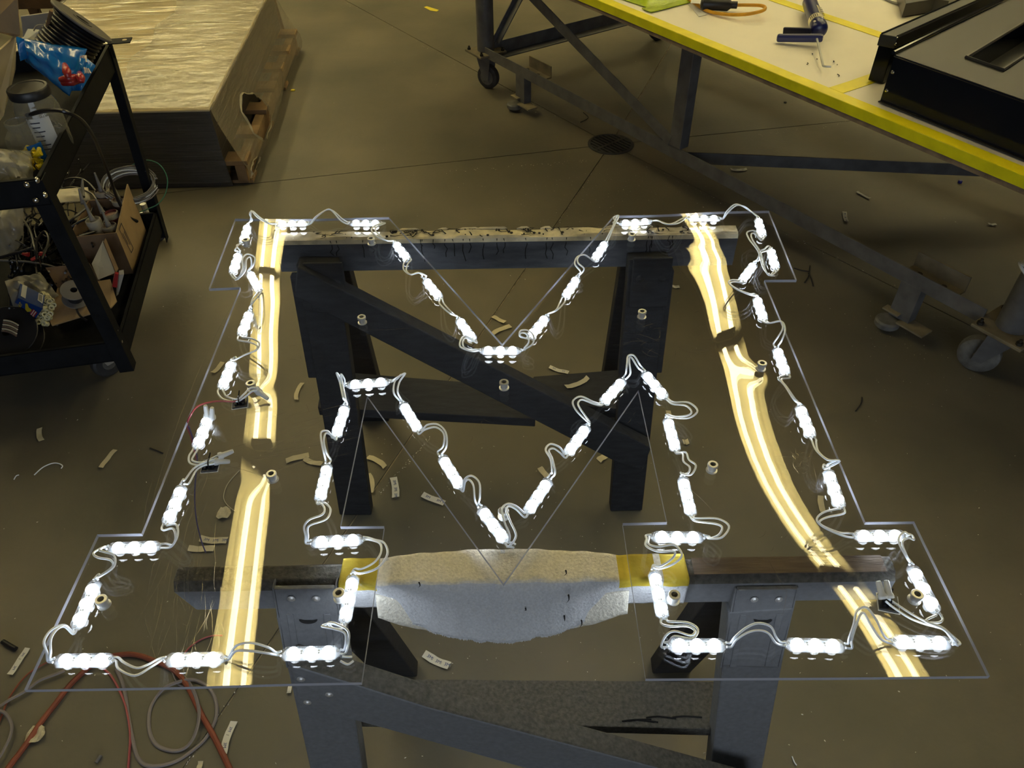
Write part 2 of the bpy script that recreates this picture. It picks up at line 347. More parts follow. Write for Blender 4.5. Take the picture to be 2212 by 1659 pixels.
def look(tab,y):
    if y<=tab[0][0]: return tab[0][1:]
    for a,b in zip(tab,tab[1:]):
        if y<=b[0]:
            t=(y-a[0])/(b[0]-a[0]); return a[1]+(b[1]-a[1])*t,a[2]+(b[2]-a[2])*t
    return tab[-1][1:]
DIMP=[(U(1648,795,ZT),.0006,.019),(U(588,1033,ZT),.0004,.017),(U(548,838,ZT),.0003,.014)]
def flex(x,y):
    h=0
    for tab in (TABL,TABR):
        xc,s=look(tab,y); t=(x-xc)/.13
        if abs(t)<3: h+=s*(x-xc)*math.exp(-t*t)
    for p,a,sg in DIMP:
        r2=((x-p.x)**2+(y-p.y)**2)/(2*sg*sg)
        if r2<8: h+=a*math.exp(-r2)
    return h
def SU(u,v,h=0):              # point h above the letter's upper face
    P=U(u,v,ZT); P=U(u,v,ZT+flex(P.x,P.y)+h); return P
POLY=[U(u,v,ZT) for u,v in OUT]
LT=thing('acrylic_letter','large clear acrylic sheet cut as a slab-serif letter M lying across two sawhorses','letter',(0,.95,.815))
bm=NB(); f=bm.faces.new([bm.verts.new((p.x,p.y,0)) for p in POLY]); bmesh.ops.triangulate(bm,faces=[f])
xs=[p.x for p in POLY]; ys=[p.y for p in POLY]; g=.0085
x=min(xs)+g
while x<max(xs): bmesh.ops.bisect_plane(bm,geom=bm.verts[:]+bm.edges[:]+bm.faces[:],plane_co=(x,0,0),plane_no=(1,0,0),dist=1e-6); x+=g
y=min(ys)+g
while y<max(ys): bmesh.ops.bisect_plane(bm,geom=bm.verts[:]+bm.edges[:]+bm.faces[:],plane_co=(0,y,0),plane_no=(0,1,0),dist=1e-6); y+=g
bmesh.ops.remove_doubles(bm,verts=bm.verts[:],dist=1e-5)
for f in bm.faces:
    if f.normal.z<0: f.normal_flip()
me=bpy.data.meshes.new('panel'); bm.verts.index_update()
vs=[v.co.copy() for v in bm.verts]; n=len(vs); fs=[[v.index for v in f.verts] for f in bm.faces]
be=[]
for e in bm.edges:
    if len(e.link_faces)==1:
        f=e.link_faces[0]; ids=[v.index for v in f.verts]; a,b=e.verts[0].index,e.verts[1].index
        if ids[(ids.index(a)+1)%len(ids)]!=b: a,b=b,a
        be.append((a,b))
bm.free()
hs=[flex(v.x,v.y) for v in vs]
allv=[(v.x,v.y,ZT+h) for v,h in zip(vs,hs)]+[(v.x,v.y,ZT+h-TH) for v,h in zip(vs,hs)]
allf=fs+[[i+n for i in f[::-1]] for f in fs]+[[a,a+n,b+n,b][::-1] for a,b in be]
# separate edge vertices so that the rim keeps a crisp normal
me.from_pydata(allv,[],allf); me.update()
for i,p in enumerate(me.polygons):
    p.use_smooth=i<2*len(fs); p.material_index=0 if i<2*len(fs) else 1
me.set_sharp_from_angle(angle=math.radians(30))
panel=obj('panel',me,['acrylic','acrylic_edge'],LT)
# scratches on the panel: hair-thin hazy marks, joined
bm=NB(); rs=random.Random(5)
def scratch(u0,v0,u1,v1,wd=.0005,bend=.0):
    a,b=SU(u0,v0,.0003),SU(u1,v1,.0003); d=b-a; s=V((-d.y,d.x,0)); s.normalize(); k=rs.uniform(-bend,bend)*d.length; row_=[]
    for i in range(6):
        t=i/5; p=a+d*t+s*(k*4*t*(1-t)); P2=V((p.x,p.y,ZT+flex(p.x,p.y)+.0003)); ww=wd*(.25+.75*math.sin(math.pi*min(1,max(0,t))))
        row_.append((bm.verts.new(P2-s*ww/2),bm.verts.new(P2+s*ww/2)))
    for q,r in zip(row_,row_[1:]): bm.faces.new((q[0],r[0],r[1],q[1]))
for _ in range(34): u,v=rs.gauss(590,55),rs.gauss(960,32); L=rs.uniform(30,120); scratch(u,v,u+L,v-L*rs.uniform(.15,.35),.0004,.03)
for _ in range(30): u,v=rs.uniform(330,480),rs.uniform(1000,1330); L=rs.uniform(40,170); scratch(u,v,u+L*rs.uniform(-.6,.1),v+L,.0004,.05)
for _ in range(34): u,v=rs.uniform(300,480),rs.uniform(1180,1420); L=rs.uniform(20,90); scratch(u,v,u+L*rs.uniform(-.3,.4),min(1465,v+L),.0004,.05)
for _ in range(26): u,v=rs.gauss(1420,70),rs.gauss(720,50); L=rs.uniform(20,70); scratch(u,v,u+L*rs.uniform(-1,1),v+L*rs.uniform(-.5,.5),.0006,.2)
for _ in range(34):
    u,v=1730+rs.gauss(0,12),1003+rs.gauss(0,12); a=rs.uniform(0,6.3); scratch(u,v,u+16*math.cos(a),v+12*math.sin(a),.0005,.6)
for a in ((1670,900,1720,905),(1675,985,1726,990),(1752,990,1765,1080),(1475,1045,1552,1120),(660,995,600,1015),(470,1003,600,1045),(1500,480,1560,482),(1640,470,1690,474),(780,712,915,704),(520,625,310,1150),(700,905,560,985),(1660,1210,1700,1280),(1700,1270,1690,1330)): scratch(*a,.0006,.05)
for _ in range(60):
    k=rs.choice([(300,1180,160,260),(620,720,80,300),(1350,700,60,300),(1640,1080,80,200),(1850,1420,160,40),(1000,900,60,120)]); u,v=k[0]+rs.random()*k[2],k[1]+rs.random()*k[3]; P0=U(u,v,ZT)
    L=rs.uniform(6,26); scratch(u,v,u+L*rs.uniform(-1,1),v+L*rs.uniform(-1,1),.0005,.2)
obj('scratches',bm,'scratch',LT,kind='stuff')
STUDS=[(803,527),(783,697),(1364,518),(1386,685),(1089,838),(545,840),(590,1036),(1643,797),(1537,1016),(226,1307),(735,1293),(1454,1297),(1974,1296),(1088,1116),(534,530)]
stud_me=None
for u,v in STUDS:
    p=SU(u,v)
    if stud_me is None:
        bm=NB(); lathe(bm,[(.0042,0),(.0085,0),(.0085,.0016),(.0062,.0022),(.0062,.0085),(.0078,.0098),(.0078,.0135),(.0070,.0142),(.0042,.0142),(.0040,.004),(0,.004)],n=18)
        o=obj('threaded_stud',bm,'zinc',LT,smooth=True,local=True); stud_me=o.data
    else:
        o=bpy.data.objects.new('threaded_stud',stud_me); C.objects.link(o); o.parent=LT
    o.location=p-LT.location
# ------------------------------------------------------------------ LED modules
MODS=[(598,487,666,486,'lit LED module on the top left serif just right of the straight yellow reflection'),
(753,486,828,486,'lit LED module at the inner end of the top left serif, above the far beam'),
(538,485,523,532,'upright lit LED module at the outer upper corner of the top left serif'),
(518,546,501,597,'lit LED module nearest the outer lower corner of the top left serif'),
(539,589,562,633,'tilted lit LED module touching the straight yellow reflection below the top left serif'),
(541,676,521,727,'lit LED module high on the left leg, just under the tilted one'),
(503,784,480,841,'lit LED module on the left leg directly above the upper black tie mount'),
(452,902,425,972,'lit LED module on the left leg with two clear wire nuts standing at its top'),
(395,1054,362,1132,'lowest lit LED module on the left leg, above the lower left foot'),
(237,1187,346,1184,'level lit LED module along the top edge of the lower left foot, outer side'),
(210,1257,165,1363,'slanting lit LED module at the outer edge of the lower left foot'),
(120,1430,246,1429,'lit LED module in the bottom left corner of the letter'),
(361,1429,485,1425,'lit LED module on the bottom edge of the lower left foot beside the yellow reflection'),
(612,1416,733,1412,'lit LED module on the bottom edge over the near left sawhorse leg'),
(764,1247,744,1347,'upright lit LED module on the lower left foot beside the yellow beam patch'),
(674,1175,784,1169,'level lit LED module along the inner top edge of the lower left foot'),
(708,1008,691,1082,'lower of the two upright lit LED modules on the inner side of the left leg'),
(747,879,725,946,'upper of the two upright lit LED modules on the inner side of the left leg'),
(751,835,840,828,'level lit LED module at the inner peak of the left leg'),
(869,874,906,933,'uppermost lit LED module on the lower row of the left diagonal'),
(954,989,997,1057,'middle lit LED module on the lower row of the left diagonal'),
(1038,1100,1093,1173,'lit LED module at the bottom point of the letter, end of the left diagonal'),
(1186,1039,1138,1110,'lowest lit LED module on the lower row of the right diagonal'),
(1269,923,1224,984,'middle lit LED module on the lower row of the right diagonal'),
(1348,822,1300,874,'uppermost lit LED module on the lower row of the right diagonal'),
(1390,807,1438,863,'slanting lit LED module at the inner peak of the right leg'),
(1441,907,1460,976,'upper of the two upright lit LED modules on the inner side of the right leg'),
(1474,1035,1493,1115,'lower of the two upright lit LED modules on the inner side of the right leg'),
(1408,1163,1518,1164,'level lit LED module along the inner top edge of the lower right foot'),
(1412,1237,1432,1337,'upright lit LED module on the lower right foot over the yellow end of the pad'),
(1442,1397,1567,1397,'lit LED module at the inner bottom corner of the lower right foot'),
(1696,1395,1823,1399,'middle lit LED module on the bottom edge of the lower right foot'),
(1923,1389,2054,1392,'lit LED module in the bottom right corner of the letter'),
(1967,1227,2020,1326,'slanting lit LED module at the outer edge of the lower right foot'),
(1837,1161,1960,1160,'level lit LED module along the top edge of the lower right foot, outer side'),
(1787,1021,1814,1096,'lowest lit LED module on the outer edge of the right leg'),
(1726,880,1752,946,'second lowest lit LED module on the outer edge of the right leg'),
(1677,756,1697,811,'lit LED module on the right leg beside the spur of the curved reflection'),
(1633,644,1650,696,'fourth lowest lit LED module on the outer edge of the right leg'),
(1630,571,1600,611,'lit LED module leaning inward where the right leg meets the top right serif'),
(1663,539,1676,586,'lit LED module nearest the outer lower corner of the top right serif'),
(1635,472,1649,517,'lit LED module at the outer upper corner of the top right serif'),
(1484,476,1556,475,'lit LED module on the top right serif crossing the curved yellow reflection'),
(1336,486,1407,482,'lit LED module at the inner end of the top right serif'),
(1311,523,1280,567,'uppermost lit LED module on the upper row of the right diagonal'),
(1249,600,1218,647,'middle lit LED module on the upper row of the right diagonal'),
(1181,687,1144,731,'lowest lit LED module on the upper row of the right diagonal'),
(1040,761,1122,761,'level lit LED module under the inner notch at the middle of the letter'),
(991,693,1023,737,'lowest lit LED module on the upper row of the left diagonal'),
(918,606,951,647,'middle lit LED module on the upper row of the left diagonal'),
(852,526,883,564,'uppermost lit LED module on the upper row of the left diagonal')]
HL=.0365; HWD=.0088
def octo(hl,hw,c,z): return [(-hl,-hw+c,z),(-hl,hw-c,z),(-hl+c*1.1,hw,z),(hl-c*1.1,hw,z),(hl,hw-c,z),(hl,-hw+c,z),(hl-c*1.1,-hw,z),(-hl+c*1.1,-hw,z)]
mod0=thing('led_module','x','LED module')
bm=NB(); lo=[bm.verts.new(p) for p in octo(HL,HWD,.005,.0008)]; hi=[bm.verts.new(p) for p in octo(HL-.0006,HWD-.0012,.005,.0062)]
bm.faces.new(lo); bm.faces.new(hi)
for i in range(8): bm.faces.new((lo[i],lo[(i+1)%8],hi[(i+1)%8],hi[i]))
obj('body',bm,'led_body',mod0,local=True)
obj('base',prism(NB(),octo(HL-.0012,HWD-.0008,.005,.0002),(0,0,.0006)),'led_base',mod0,local=True)
lk=bpy.data.lights.new('led_fill','SPOT'); lk.energy=LED_FILL; lk.color=LED_COL; lk.spot_size=math.radians(165); lk.spot_blend=.6; lk.shadow_soft_size=.012  # added fill spot; the lenses alone leave the sawhorses dim
lo_=bpy.data.objects.new('led_fill',lk); C.objects.link(lo_); lo_.parent=mod0; lo_.location=(0,0,-.0025)
bm=NB()
for s in (-1,1):
    box(bm,(s*.0105,.0012,.0066),(.0028,.0016,.0009)); box(bm,(s*.0105,-.0016,.0066),(.0018,.0016,.0009)); lathe(bm,[(.0012,.0064),(.0019,.0064),(.0019,.0070),(.0012,.0070),(.0012,.0064)],(s*(HL-.0035),0,0),n=10)
obj('resistors',bm,'print_grey',mod0,local=True,kind='stuff')
for xx in (-.0212,0,.0212):
    bm=NB(); lathe(bm,[(.0071,.0058),(.0068,.0074),(.0055,.0088),(.003,.0097),(0,.0100)],(xx,0,0),n=14); obj('lens',bm,'led_glow',mod0,local=True,smooth=True)
MODOBJ=[]; MEND=[]
for i,(u1,v1,u2,v2,lb) in enumerate(MODS):
    a,b=SU(u1,v1),SU(u2,v2); c=(a+b)/2; d=b-a; ang=math.atan2(d.y,d.x)
    o=mod0 if i==0 else copytree(mod0)
    c.z=ZT+flex(c.x,c.y)+.0004; o.location=c; o.rotation_euler=(0,0,ang); o['label']=lb; o['group']='lit LED modules on the clear letter'; MODOBJ.append(o)
    dd=V((math.cos(ang),math.sin(ang),0)); MEND.append((c-dd*(HL-.001),c+dd*(HL-.001),dd))
# ------------------------------------------------------------------ leads: two white wires between neighbouring modules
def wires(owner,pts,sep=.0030,r=.00155,mt='wire_white',twist=0.0,start=None,end=None,hmax=.024,n=6,both=True):
    P=[]
    m_=len(pts)
    for k,q in enumerate(pts):
        h=q[2] if len(q)>2 else .004+hmax*math.sin(math.pi*(k+1)/(m_+1))
        P.append(SU(q[0],q[1],h))
    if start is not None: P=[start[0],start[0]+start[1]*.006]+P
    if end is not None: P=P+[end[0]+end[1]*.006,end[0]]
    out=[]
    for s in ((-1,1) if both else (0,)):
        Q=[]
        for k,p in enumerate(P):
            t=(P[min(k+1,len(P)-1)]-P[max(k-1,0)]); sd=V((-t.y,t.x,0))
            if sd.length<1e-6: sd=V((1,0,0))
            sd.normalize(); t01=k/(len(P)-1); w_=s*sep*(1+.5*math.sin(t01*9+owner.location.x*40)*(1 if 0<k<len(P)-1 else 0)); Q.append(p+sd*w_+V((0,0,.0012*s*math.sin(math.pi*t01)+.0012)))
        out.append(add_wire(owner,Q,r,mt,n))
    return out
def add_wire(owner,Q,r,mt,n=6):
    M=owner.matrix_basis.inverted(); o=obj('lead_wire',tube(NB(),[M@q for q in Q],r,n,5),mt,owner,smooth=True,local=True); return o
bpy.context.view_layer.update()
LINKS=[(9,2,10,2,[(360,1141,.008),(378,1139),(382,1160),(372,1180)]),
(10,1,11,1,[(222,1184),(209,1193),(218,1199),(243,1206),(245,1225),(218,1245)]),
(11,2,12,1,[(140,1353),(117,1362),(103,1385),(106,1410)]),
(12,2,13,1,[(263,1439),(294,1452),(324,1439)]),
(13,2,14,1,[(510,1402),(540,1398),(580,1406)]),
(14,2,15,2,[(750,1389),(748,1366),(724,1354),(703,1350),(718,1353)]),
(15,1,16,2,[(780,1235),(812,1222),(830,1197),(826,1175),(808,1168)]),
(16,1,17,2,[(663,1160),(661,1141),(671,1129),(700,1118),(708,1102),(699,1089)]),
(17,1,18,2,[(703,980),(697,955),(699,936),(712,937)]),
(18,1,19,1,[(744,861),(737,828,.02),(732,808,.032),(740,819,.02)]),
(19,2,20,1,[(860,817,.018),(871,809,.03),(858,826,.022),(855,849)]),
(20,2,21,1,[(921,924),(944,921),(961,937),(961,965)]),
(21,2,22,1,[(1004,1040),(1016,1033),(1029,1047),(1031,1078)]),
(22,2,23,2,[(1108,1158),(1096,1128),(1089,1102),(1098,1092),(1115,1098)]),
(23,1,24,2,[(1196,1022),(1191,993),(1182,974),(1192,965),(1209,973)]),
(24,1,25,2,[(1267,907),(1249,886),(1243,870),(1256,861),(1281,871)]),
(25,1,26,1,[(1357,806),(1357,786),(1358,772,.026),(1367,772,.026),(1379,791)]),
(26,2,27,1,[(1455,872),(1484,874),(1500,889),(1487,901),(1457,902)]),
(27,2,28,1,[(1478,980),(1482,996),(1496,1008),(1490,1024),(1476,1025)]),
(28,2,29,2,[(1507,1124),(1547,1127),(1567,1139),(1556,1159),(1534,1164)]),
(29,1,30,1,[(1399,1165),(1398,1178),(1421,1187),(1455,1185),(1465,1200),(1450,1216),(1424,1227)]),
(30,2,31,1,[(1449,1349),(1485,1350),(1504,1362),(1493,1377),(1457,1370),(1441,1381)]),
(31,2,32,1,[(1588,1381),(1612,1363),(1638,1355),(1662,1362),(1675,1383)]),
(32,2,33,1,[(1836,1383),(1846,1351),(1854,1325),(1869,1320),(1886,1345),(1903,1374)]),
(33,2,34,2,[(2053,1374),(2034,1357),(2004,1345),(2022,1339)]),
(34,1,35,2,[(1958,1204),(1944,1171),(1957,1157,.02),(1968,1162,.02)]),
(35,1,36,2,[(1813,1154),(1777,1138),(1767,1125),(1783,1113),(1814,1106)]),
(36,1,37,2,[(1784,1009),(1810,996),(1787,994),(1765,975),(1758,955)]),
(37,1,38,2,[(1716,864),(1698,837),(1685,819)]),
(38,1,39,2,[(1684,733),(1693,712),(1687,695),(1662,699)]),
(39,1,40,2,[(1620,637),(1592,626),(1575,613),(1583,608)]),
(40,1,41,1,[(1638,561),(1641,546),(1653,541)]),
(41,2,42,2,[(1663,596),(1650,580,.02),(1640,545),(1622,519),(1618,505),(1630,503),(1642,518)]),
(42,1,43,2,[(1618,455,.012),(1604,446,.03),(1588,444,.032),(1571,459)]),
(43,1,44,2,[(1474,475),(1460,483),(1441,485),(1422,478)]),
(44,1,45,1,[(1328,482),(1329,473,.02),(1334,468,.024),(1324,492)]),
(45,2,46,1,[(1263,552),(1248,556),(1245,570),(1258,585)]),
(46,2,47,1,[(1214,655),(1202,671)]),
(47,2,48,2,[(1133,731),(1123,727),(1125,718),(1138,718),(1147,728),(1146,743),(1132,755)]),
(48,1,49,2,[(1016,758),(998,750),(998,735),(1008,729)]),
(49,1,50,2,[(974,677),(955,658)]),
(50,1,51,2,[(916,596),(904,590),(887,594),(875,584),(877,570)]),
(51,1,2,2,[(837,521),(819,512),(807,499),(812,490)]),
(2,1,1,2,[(737,475,.012),(719,457,.022),(706,454,.026),(684,469,.018)]),
(1,1,3,1,[(580,483),(560,471),(545,457,.03),(541,462,.03),(543,478)]),
(3,2,4,1,[(514,530),(513,541)]),
(4,2,5,1,[(512,603),(527,585),(528,562),(537,553),(547,560),(545,576)]),
(5,2,6,1,[(551,645),(542,661)]),
(6,2,7,1,[(520,733),(540,736),(557,744),(554,757),(530,767),(510,777)])]
for a,ea,b,eb,pts in LINKS:
    A,B=MEND[a-1],MEND[b-1]
    s=(A[0],-A[2]) if ea==1 else (A[1],A[2]); e=(B[0],-B[2]) if eb==1 else (B[1],B[2])
    s=(s[0]+V((0,0,.0034)),s[1]); e=(e[0]+V((0,0,.0034)),e[1])
    wires(MODOBJ[a-1],pts,start=s,end=e)
def lead(mi,end,pts,**k):
    A=MEND[mi-1]; s=(A[0]+V((0,0,.0034)),-A[2]) if end==1 else (A[1]+V((0,0,.0034)),A[2]); wires(MODOBJ[mi-1],pts,start=s,**k)
lead(8,2,[(414,986,.004),(414,999,.005),(437,1003,.007),(462,994,.010),(476,986,.012)])
lead(9,1,[(404,1042,.006),(421,1016,.006),(440,1004,.008),(460,999,.010),(468,996,.010)])
lead(7,2,[(479,852,.006),(488,861,.006),(512,866,.008),(528,856,.012),(543,843,.016),(556,842,.016)])
lead(8,1,[(453,898,.008),(453,895,.014)])
lead(33,2,[(2054,1376,.005),(2036,1359,.007),(2000,1347,.008),(1967,1332,.008),(1930,1308,.010),(1914,1296,.014)])
# loose cut ends of leads
for mi,pts in ((22,[(1094,1178,.004),(1106,1178,.004),(1112,1181,.003)]),(31,[(1440,1400,.004),(1436,1396,.003)]),(14,[(738,1424,.004),(752,1428,.004),(762,1424,.003)])):
    wires(MODOBJ[mi-1],pts,sep=.003)
# ------------------------------------------------------------------ tie mounts and wire nuts
def tie_mount(u,v,yaw,lb):
    p=SU(u,v,.0004); T=thing('tie_mount',lb,'cable mount',p,'black tie mounts on the clear letter'); T.rotation_euler=(0,0,yaw)
    bm=NB(); box(bm,(0,0,.0015),(.024,.024,.003)); obj('base',bm,'mount_black',T,local=True,bev=.0008)
    bm=NB(); box(bm,(-.006,0,.0045),(.003,.016,.004)); box(bm,(.006,0,.0045),(.003,.016,.004)); box(bm,(0,0,.0062),(.014,.009,.0015)); obj('saddle',bm,'mount_black',T,local=True)
    bm=NB(); box(bm,(0,0,.0003),(.0265,.0265,.0006)); obj('adhesive_pad',bm,'nylon_white',T,local=True)
    bm=NB(); tube(bm,[(.0,-.006,.003),(0,-.0065,.010),(0,0,.0135),(0,.0065,.010),(0,.006,.003)],.0011,6); cyl(bm,(0,.005,.0125),(.002,.012,.017),.0011,6); obj('cable_tie',bm,'mount_black',T,local=True)
tie_mount(519,871,.2,'black adhesive tie mount on the left leg holding a red wire')
tie_mount(455,1007,.1,'black adhesive tie mount near the left edge, above the lowest module of the left leg')
tie_mount(1918,1304,-.25,'black adhesive tie mount in the lower right foot with two clear wire nuts behind')
nut_me=None
def wire_nut(a,b,lb,grp='clear wire nuts on the letter'):
    global nut_me
    d=(b-a); q=d.to_track_quat('Z','Y')
    T=thing('wire_nut',lb,'wire nut',a,grp); T.rotation_mode='QUATERNION'; T.rotation_quaternion=q
    if nut_me is None:
        bm=NB(); n=16; pr=[(.0052,0),(.0058,.001),(.0058,.004),(.0046,.006),(.0036,.019),(.0028,.0215),(0,.022)]
        rows_=[]
        for r,z in pr: rows_.append([bm.verts.new((r*(1 if i%2 else .86 if .004<z<.021 else 1)*math.cos(2*math.pi*i/n),r*(1 if i%2 else .86 if .004<z<.021 else 1)*math.sin(2*math.pi*i/n),z)) for i in range(n)])
        for x_,y_ in zip(rows_,rows_[1:]):
            for i in range(n): bm.faces.new((x_[i],x_[(i+1)%n],y_[(i+1)%n],y_[i]))
        bm.faces.new(rows_[0]); o=obj('cap',bm,'nut_grey',T,local=True,smooth=True)
        bm=NB(); lathe(bm,[(.0045,-.0006),(.0061,-.0006),(.0061,.0026),(.0045,.0026),(.0045,-.0006)],n=16); o2=obj('skirt',bm,'nut_grey',T,local=True)
        nut_me=(o.data,o2.data)
    else:
        for nm,me_ in zip(('cap','skirt'),nut_me):
            o=bpy.data.objects.new(nm,me_); C.objects.link(o); o.parent=T
    return T
wire_nut(SU(552,840,.016),SU(566,851,.008),'clear grey wire nut on the yellow reflection, upper of the pair beside the red wire')
wire_nut(SU(558,846,.012),SU(577,860,.007),'clear grey wire nut on the yellow reflection, lower of the pair beside the red wire')
wire_nut(SU(448,900,.012),SU(445,884,.026),'clear grey wire nut standing left at the top of a left leg module')
wire_nut(SU(458,903,.012),SU(458,888,.026),'clear grey wire nut standing right at the top of a left leg module')
wire_nut(SU(474,986,.012),SU(494,978,.014),'clear grey wire nut pointing up right above the left tie mount')
wire_nut(SU(464,997,.010),SU(484,997,.006),'clear grey wire nut lying level just right of the left tie mount')
wire_nut(SU(1908,1292,.014),SU(1901,1269,.022),'left of two clear wire nuts standing on the lower right tie mount')
wire_nut(SU(1921,1291,.014),SU(1917,1268,.022),'right of two clear wire nuts standing on the lower right tie mount')
# red feed wire: over the letter's edge and down to the floor
RW=thing('feed_wire','red and dark feed wire curling over the left edge of the clear letter','wire',SU(511,867))
P=[SU(552,842,.014),SU(530,856,.010),SU(511,867,.008),SU(466,867,.010),SU(428,877,.014),SU(410,900,.012)]+[U(404,921,.80),U(413,945,.72),U(424,992,.58),U(421,1030,.46),U(419,1078,.32),U(423,1124,.18),U(433,1167,.06),U(443,1194,.006)]
obj('red_strand',tube(NB(),P[:9],.0016,6),'wire_red',RW,smooth=True); obj('dark_strand',tube(NB(),[p+V((.002,0,.001)) for p in P[6:]],.0017,6),'wire_blue',RW,smooth=True)
# ------------------------------------------------------------------ sawhorses
def screw(T,p,nrm,r=.005):
    n=V(nrm).normalized(); bm=NB(); lathe(bm,[(0,.0022),(r*.6,.0020),(r,.0004),(r*1.5,0),(r*1.5,-.001)],p,n,12)
    o=obj('screw',bm,'zinc',T,smooth=True); return o
# far one
F=thing('sawhorse','far dark wooden sawhorse with a cracked cream top edge under the upper letter','sawhorse',(-.01,1.45,0))
bx0,bx1=-.507,.492; yf,yb=1.426,1.464; zt=.8135; zb=.733
bm=NB(); nx=60
def beamtop(x,e): return zt-.002*math.sin(x*23+e)-.003*abs(math.sin(x*61+e*2))*(1 if abs(math.sin(x*17+e))>.6 else .2)
prof=lambda x:[(yf,zb),(yf,zt-.012),(yf+.004,zt-.004),(yf+.009,beamtop(x,0)),(yb-.006,beamtop(x,1)),(yb,zt-.006),(yb,zb)]
rows_=[[bm.verts.new((bx0+(bx1-bx0)*i/nx,y,z)) for y,z in prof(bx0+(bx1-bx0)*i/nx)] for i in range(nx+1)]
for a,b in zip(rows_,rows_[1:]):
    for k in range(7): bm.faces.new((a[k],a[(k+1)%7],b[(k+1)%7],b[k]))
bm.faces.new(rows_[0]); bm.faces.new(rows_[-1])
beam=obj('beam',bm,['wood_paint','peeled_cream'],F)
for p in beam.data.polygons:
    if p.center.z>zt-.010 : p.material_index=1
bm=NB(); rc=random.Random(3)
for _ in range(75):
    x=rc.uniform(-.45,.44); y=rc.uniform(yf+.004,yb-.004); pts=[V((x,y,zt+.0004))]; a=rc.choice((rc.uniform(-.4,.4),rc.uniform(1.2,1.9)))
    for k in range(4): a+=rc.uniform(-.9,.9); q=pts[-1]+V((math.cos(a),math.sin(a),0))*rc.uniform(.004,.012); q.y=min(max(q.y,yf+.003),yb-.002); pts.append(q)
    tube(bm,pts,lambda t:.0010*(1.1-t),4,1,sm=False,flat=1.4)
for _ in range(26):
    x=rc.uniform(-.45,.46); L=rc.uniform(.015,.055); pts=[V((x,yf+.003,zt-.005))]
    for k in range(4): pts.append(V((x+rc.uniform(-.004,.004),yf-.0002,zt-.012-L*(k+.5)/4)))
    tube(bm,pts,.0009,4,1,sm=False)
for _ in range(34):
    x=rc.uniform(-.45,.46); y=rc.uniform(yf+.008,yb-.004); cyl(bm,(x,y,zt-.001),(x,y,zt+.0006),rc.uniform(.001,.0036),7)
obj('cracks',bm,'crack_dark',F,kind='stuff')
bm=NB()
for _ in range(13):
    x=rc.uniform(-.25,.3); L=rc.uniform(.02,.06); y=yb-.004
    prism(bm,[(x,y,zt-.003),(x+L,y+rc.uniform(-.001,.002),zt-.003),(x+L*.8,y+.004,zt-.001),(x+.01,y+.005,zt-.002)],(0,0,.004))
obj('splinters',bm,'peeled_cream',F,kind='stuff')
def saw_legs(T,xs,yfr,ybk,ztop,foot_f,foot_b,wd,mt_f,mt_b,splay=(.0,.0)):
    for x,sx in zip(xs,splay):
        bm=NB(); bar(bm,(x,yfr,ztop),(x+sx,foot_f,.0),wd,.036,up=(0,-1,.1)); obj('leg',bm,mt_f,T,bev=.003)
        bm=NB(); bar(bm,(x,ybk,ztop),(x+sx*.6,foot_b,.0),wd,.036,up=(0,-1,.1)); obj('leg',bm,mt_b,T,bev=.003)
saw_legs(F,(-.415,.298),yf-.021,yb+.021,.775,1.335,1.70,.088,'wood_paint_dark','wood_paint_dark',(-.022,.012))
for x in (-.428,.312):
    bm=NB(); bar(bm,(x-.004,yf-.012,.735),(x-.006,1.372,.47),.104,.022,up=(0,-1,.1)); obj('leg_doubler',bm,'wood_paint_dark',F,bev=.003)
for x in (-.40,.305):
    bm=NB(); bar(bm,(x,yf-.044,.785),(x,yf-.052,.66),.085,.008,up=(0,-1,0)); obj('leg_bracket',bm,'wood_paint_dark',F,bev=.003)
    for s in (-1,1):
        bm=NB(); p=V((x+s*.024,yf-.050,.735)); lathe(bm,[(0,.006),(.007,.004),(.0105,0),(.0105,-.002)],p,(0,-1,0),12); obj('bolt',bm,'wood_paint_dark',F,smooth=True)
def brace(T,pts,th,mt_,bev=.003):
    P=[UY(u,v,y) for u,v,y in pts]; bm=NB(); prism(bm,P,(0,th,0)); return obj('brace',bm,mt_,T,bev=bev)
yb_=lambda v:1.362-(v-576)/439*.075
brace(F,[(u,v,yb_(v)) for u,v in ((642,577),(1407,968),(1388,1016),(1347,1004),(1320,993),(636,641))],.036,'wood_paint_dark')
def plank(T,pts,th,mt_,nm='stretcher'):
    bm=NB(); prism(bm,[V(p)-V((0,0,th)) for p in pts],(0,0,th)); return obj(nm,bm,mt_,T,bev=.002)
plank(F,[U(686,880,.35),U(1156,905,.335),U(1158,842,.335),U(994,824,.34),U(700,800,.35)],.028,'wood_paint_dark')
plank(F,[U(1168,868,.33),U(1345,884,.345),U(1345,798,.345),U(1153,813,.33),U(1150,819,.33),U(1141,823,.33),U(1152,829,.33),U(1147,836,.33)],.024,'wood_paint_dark')
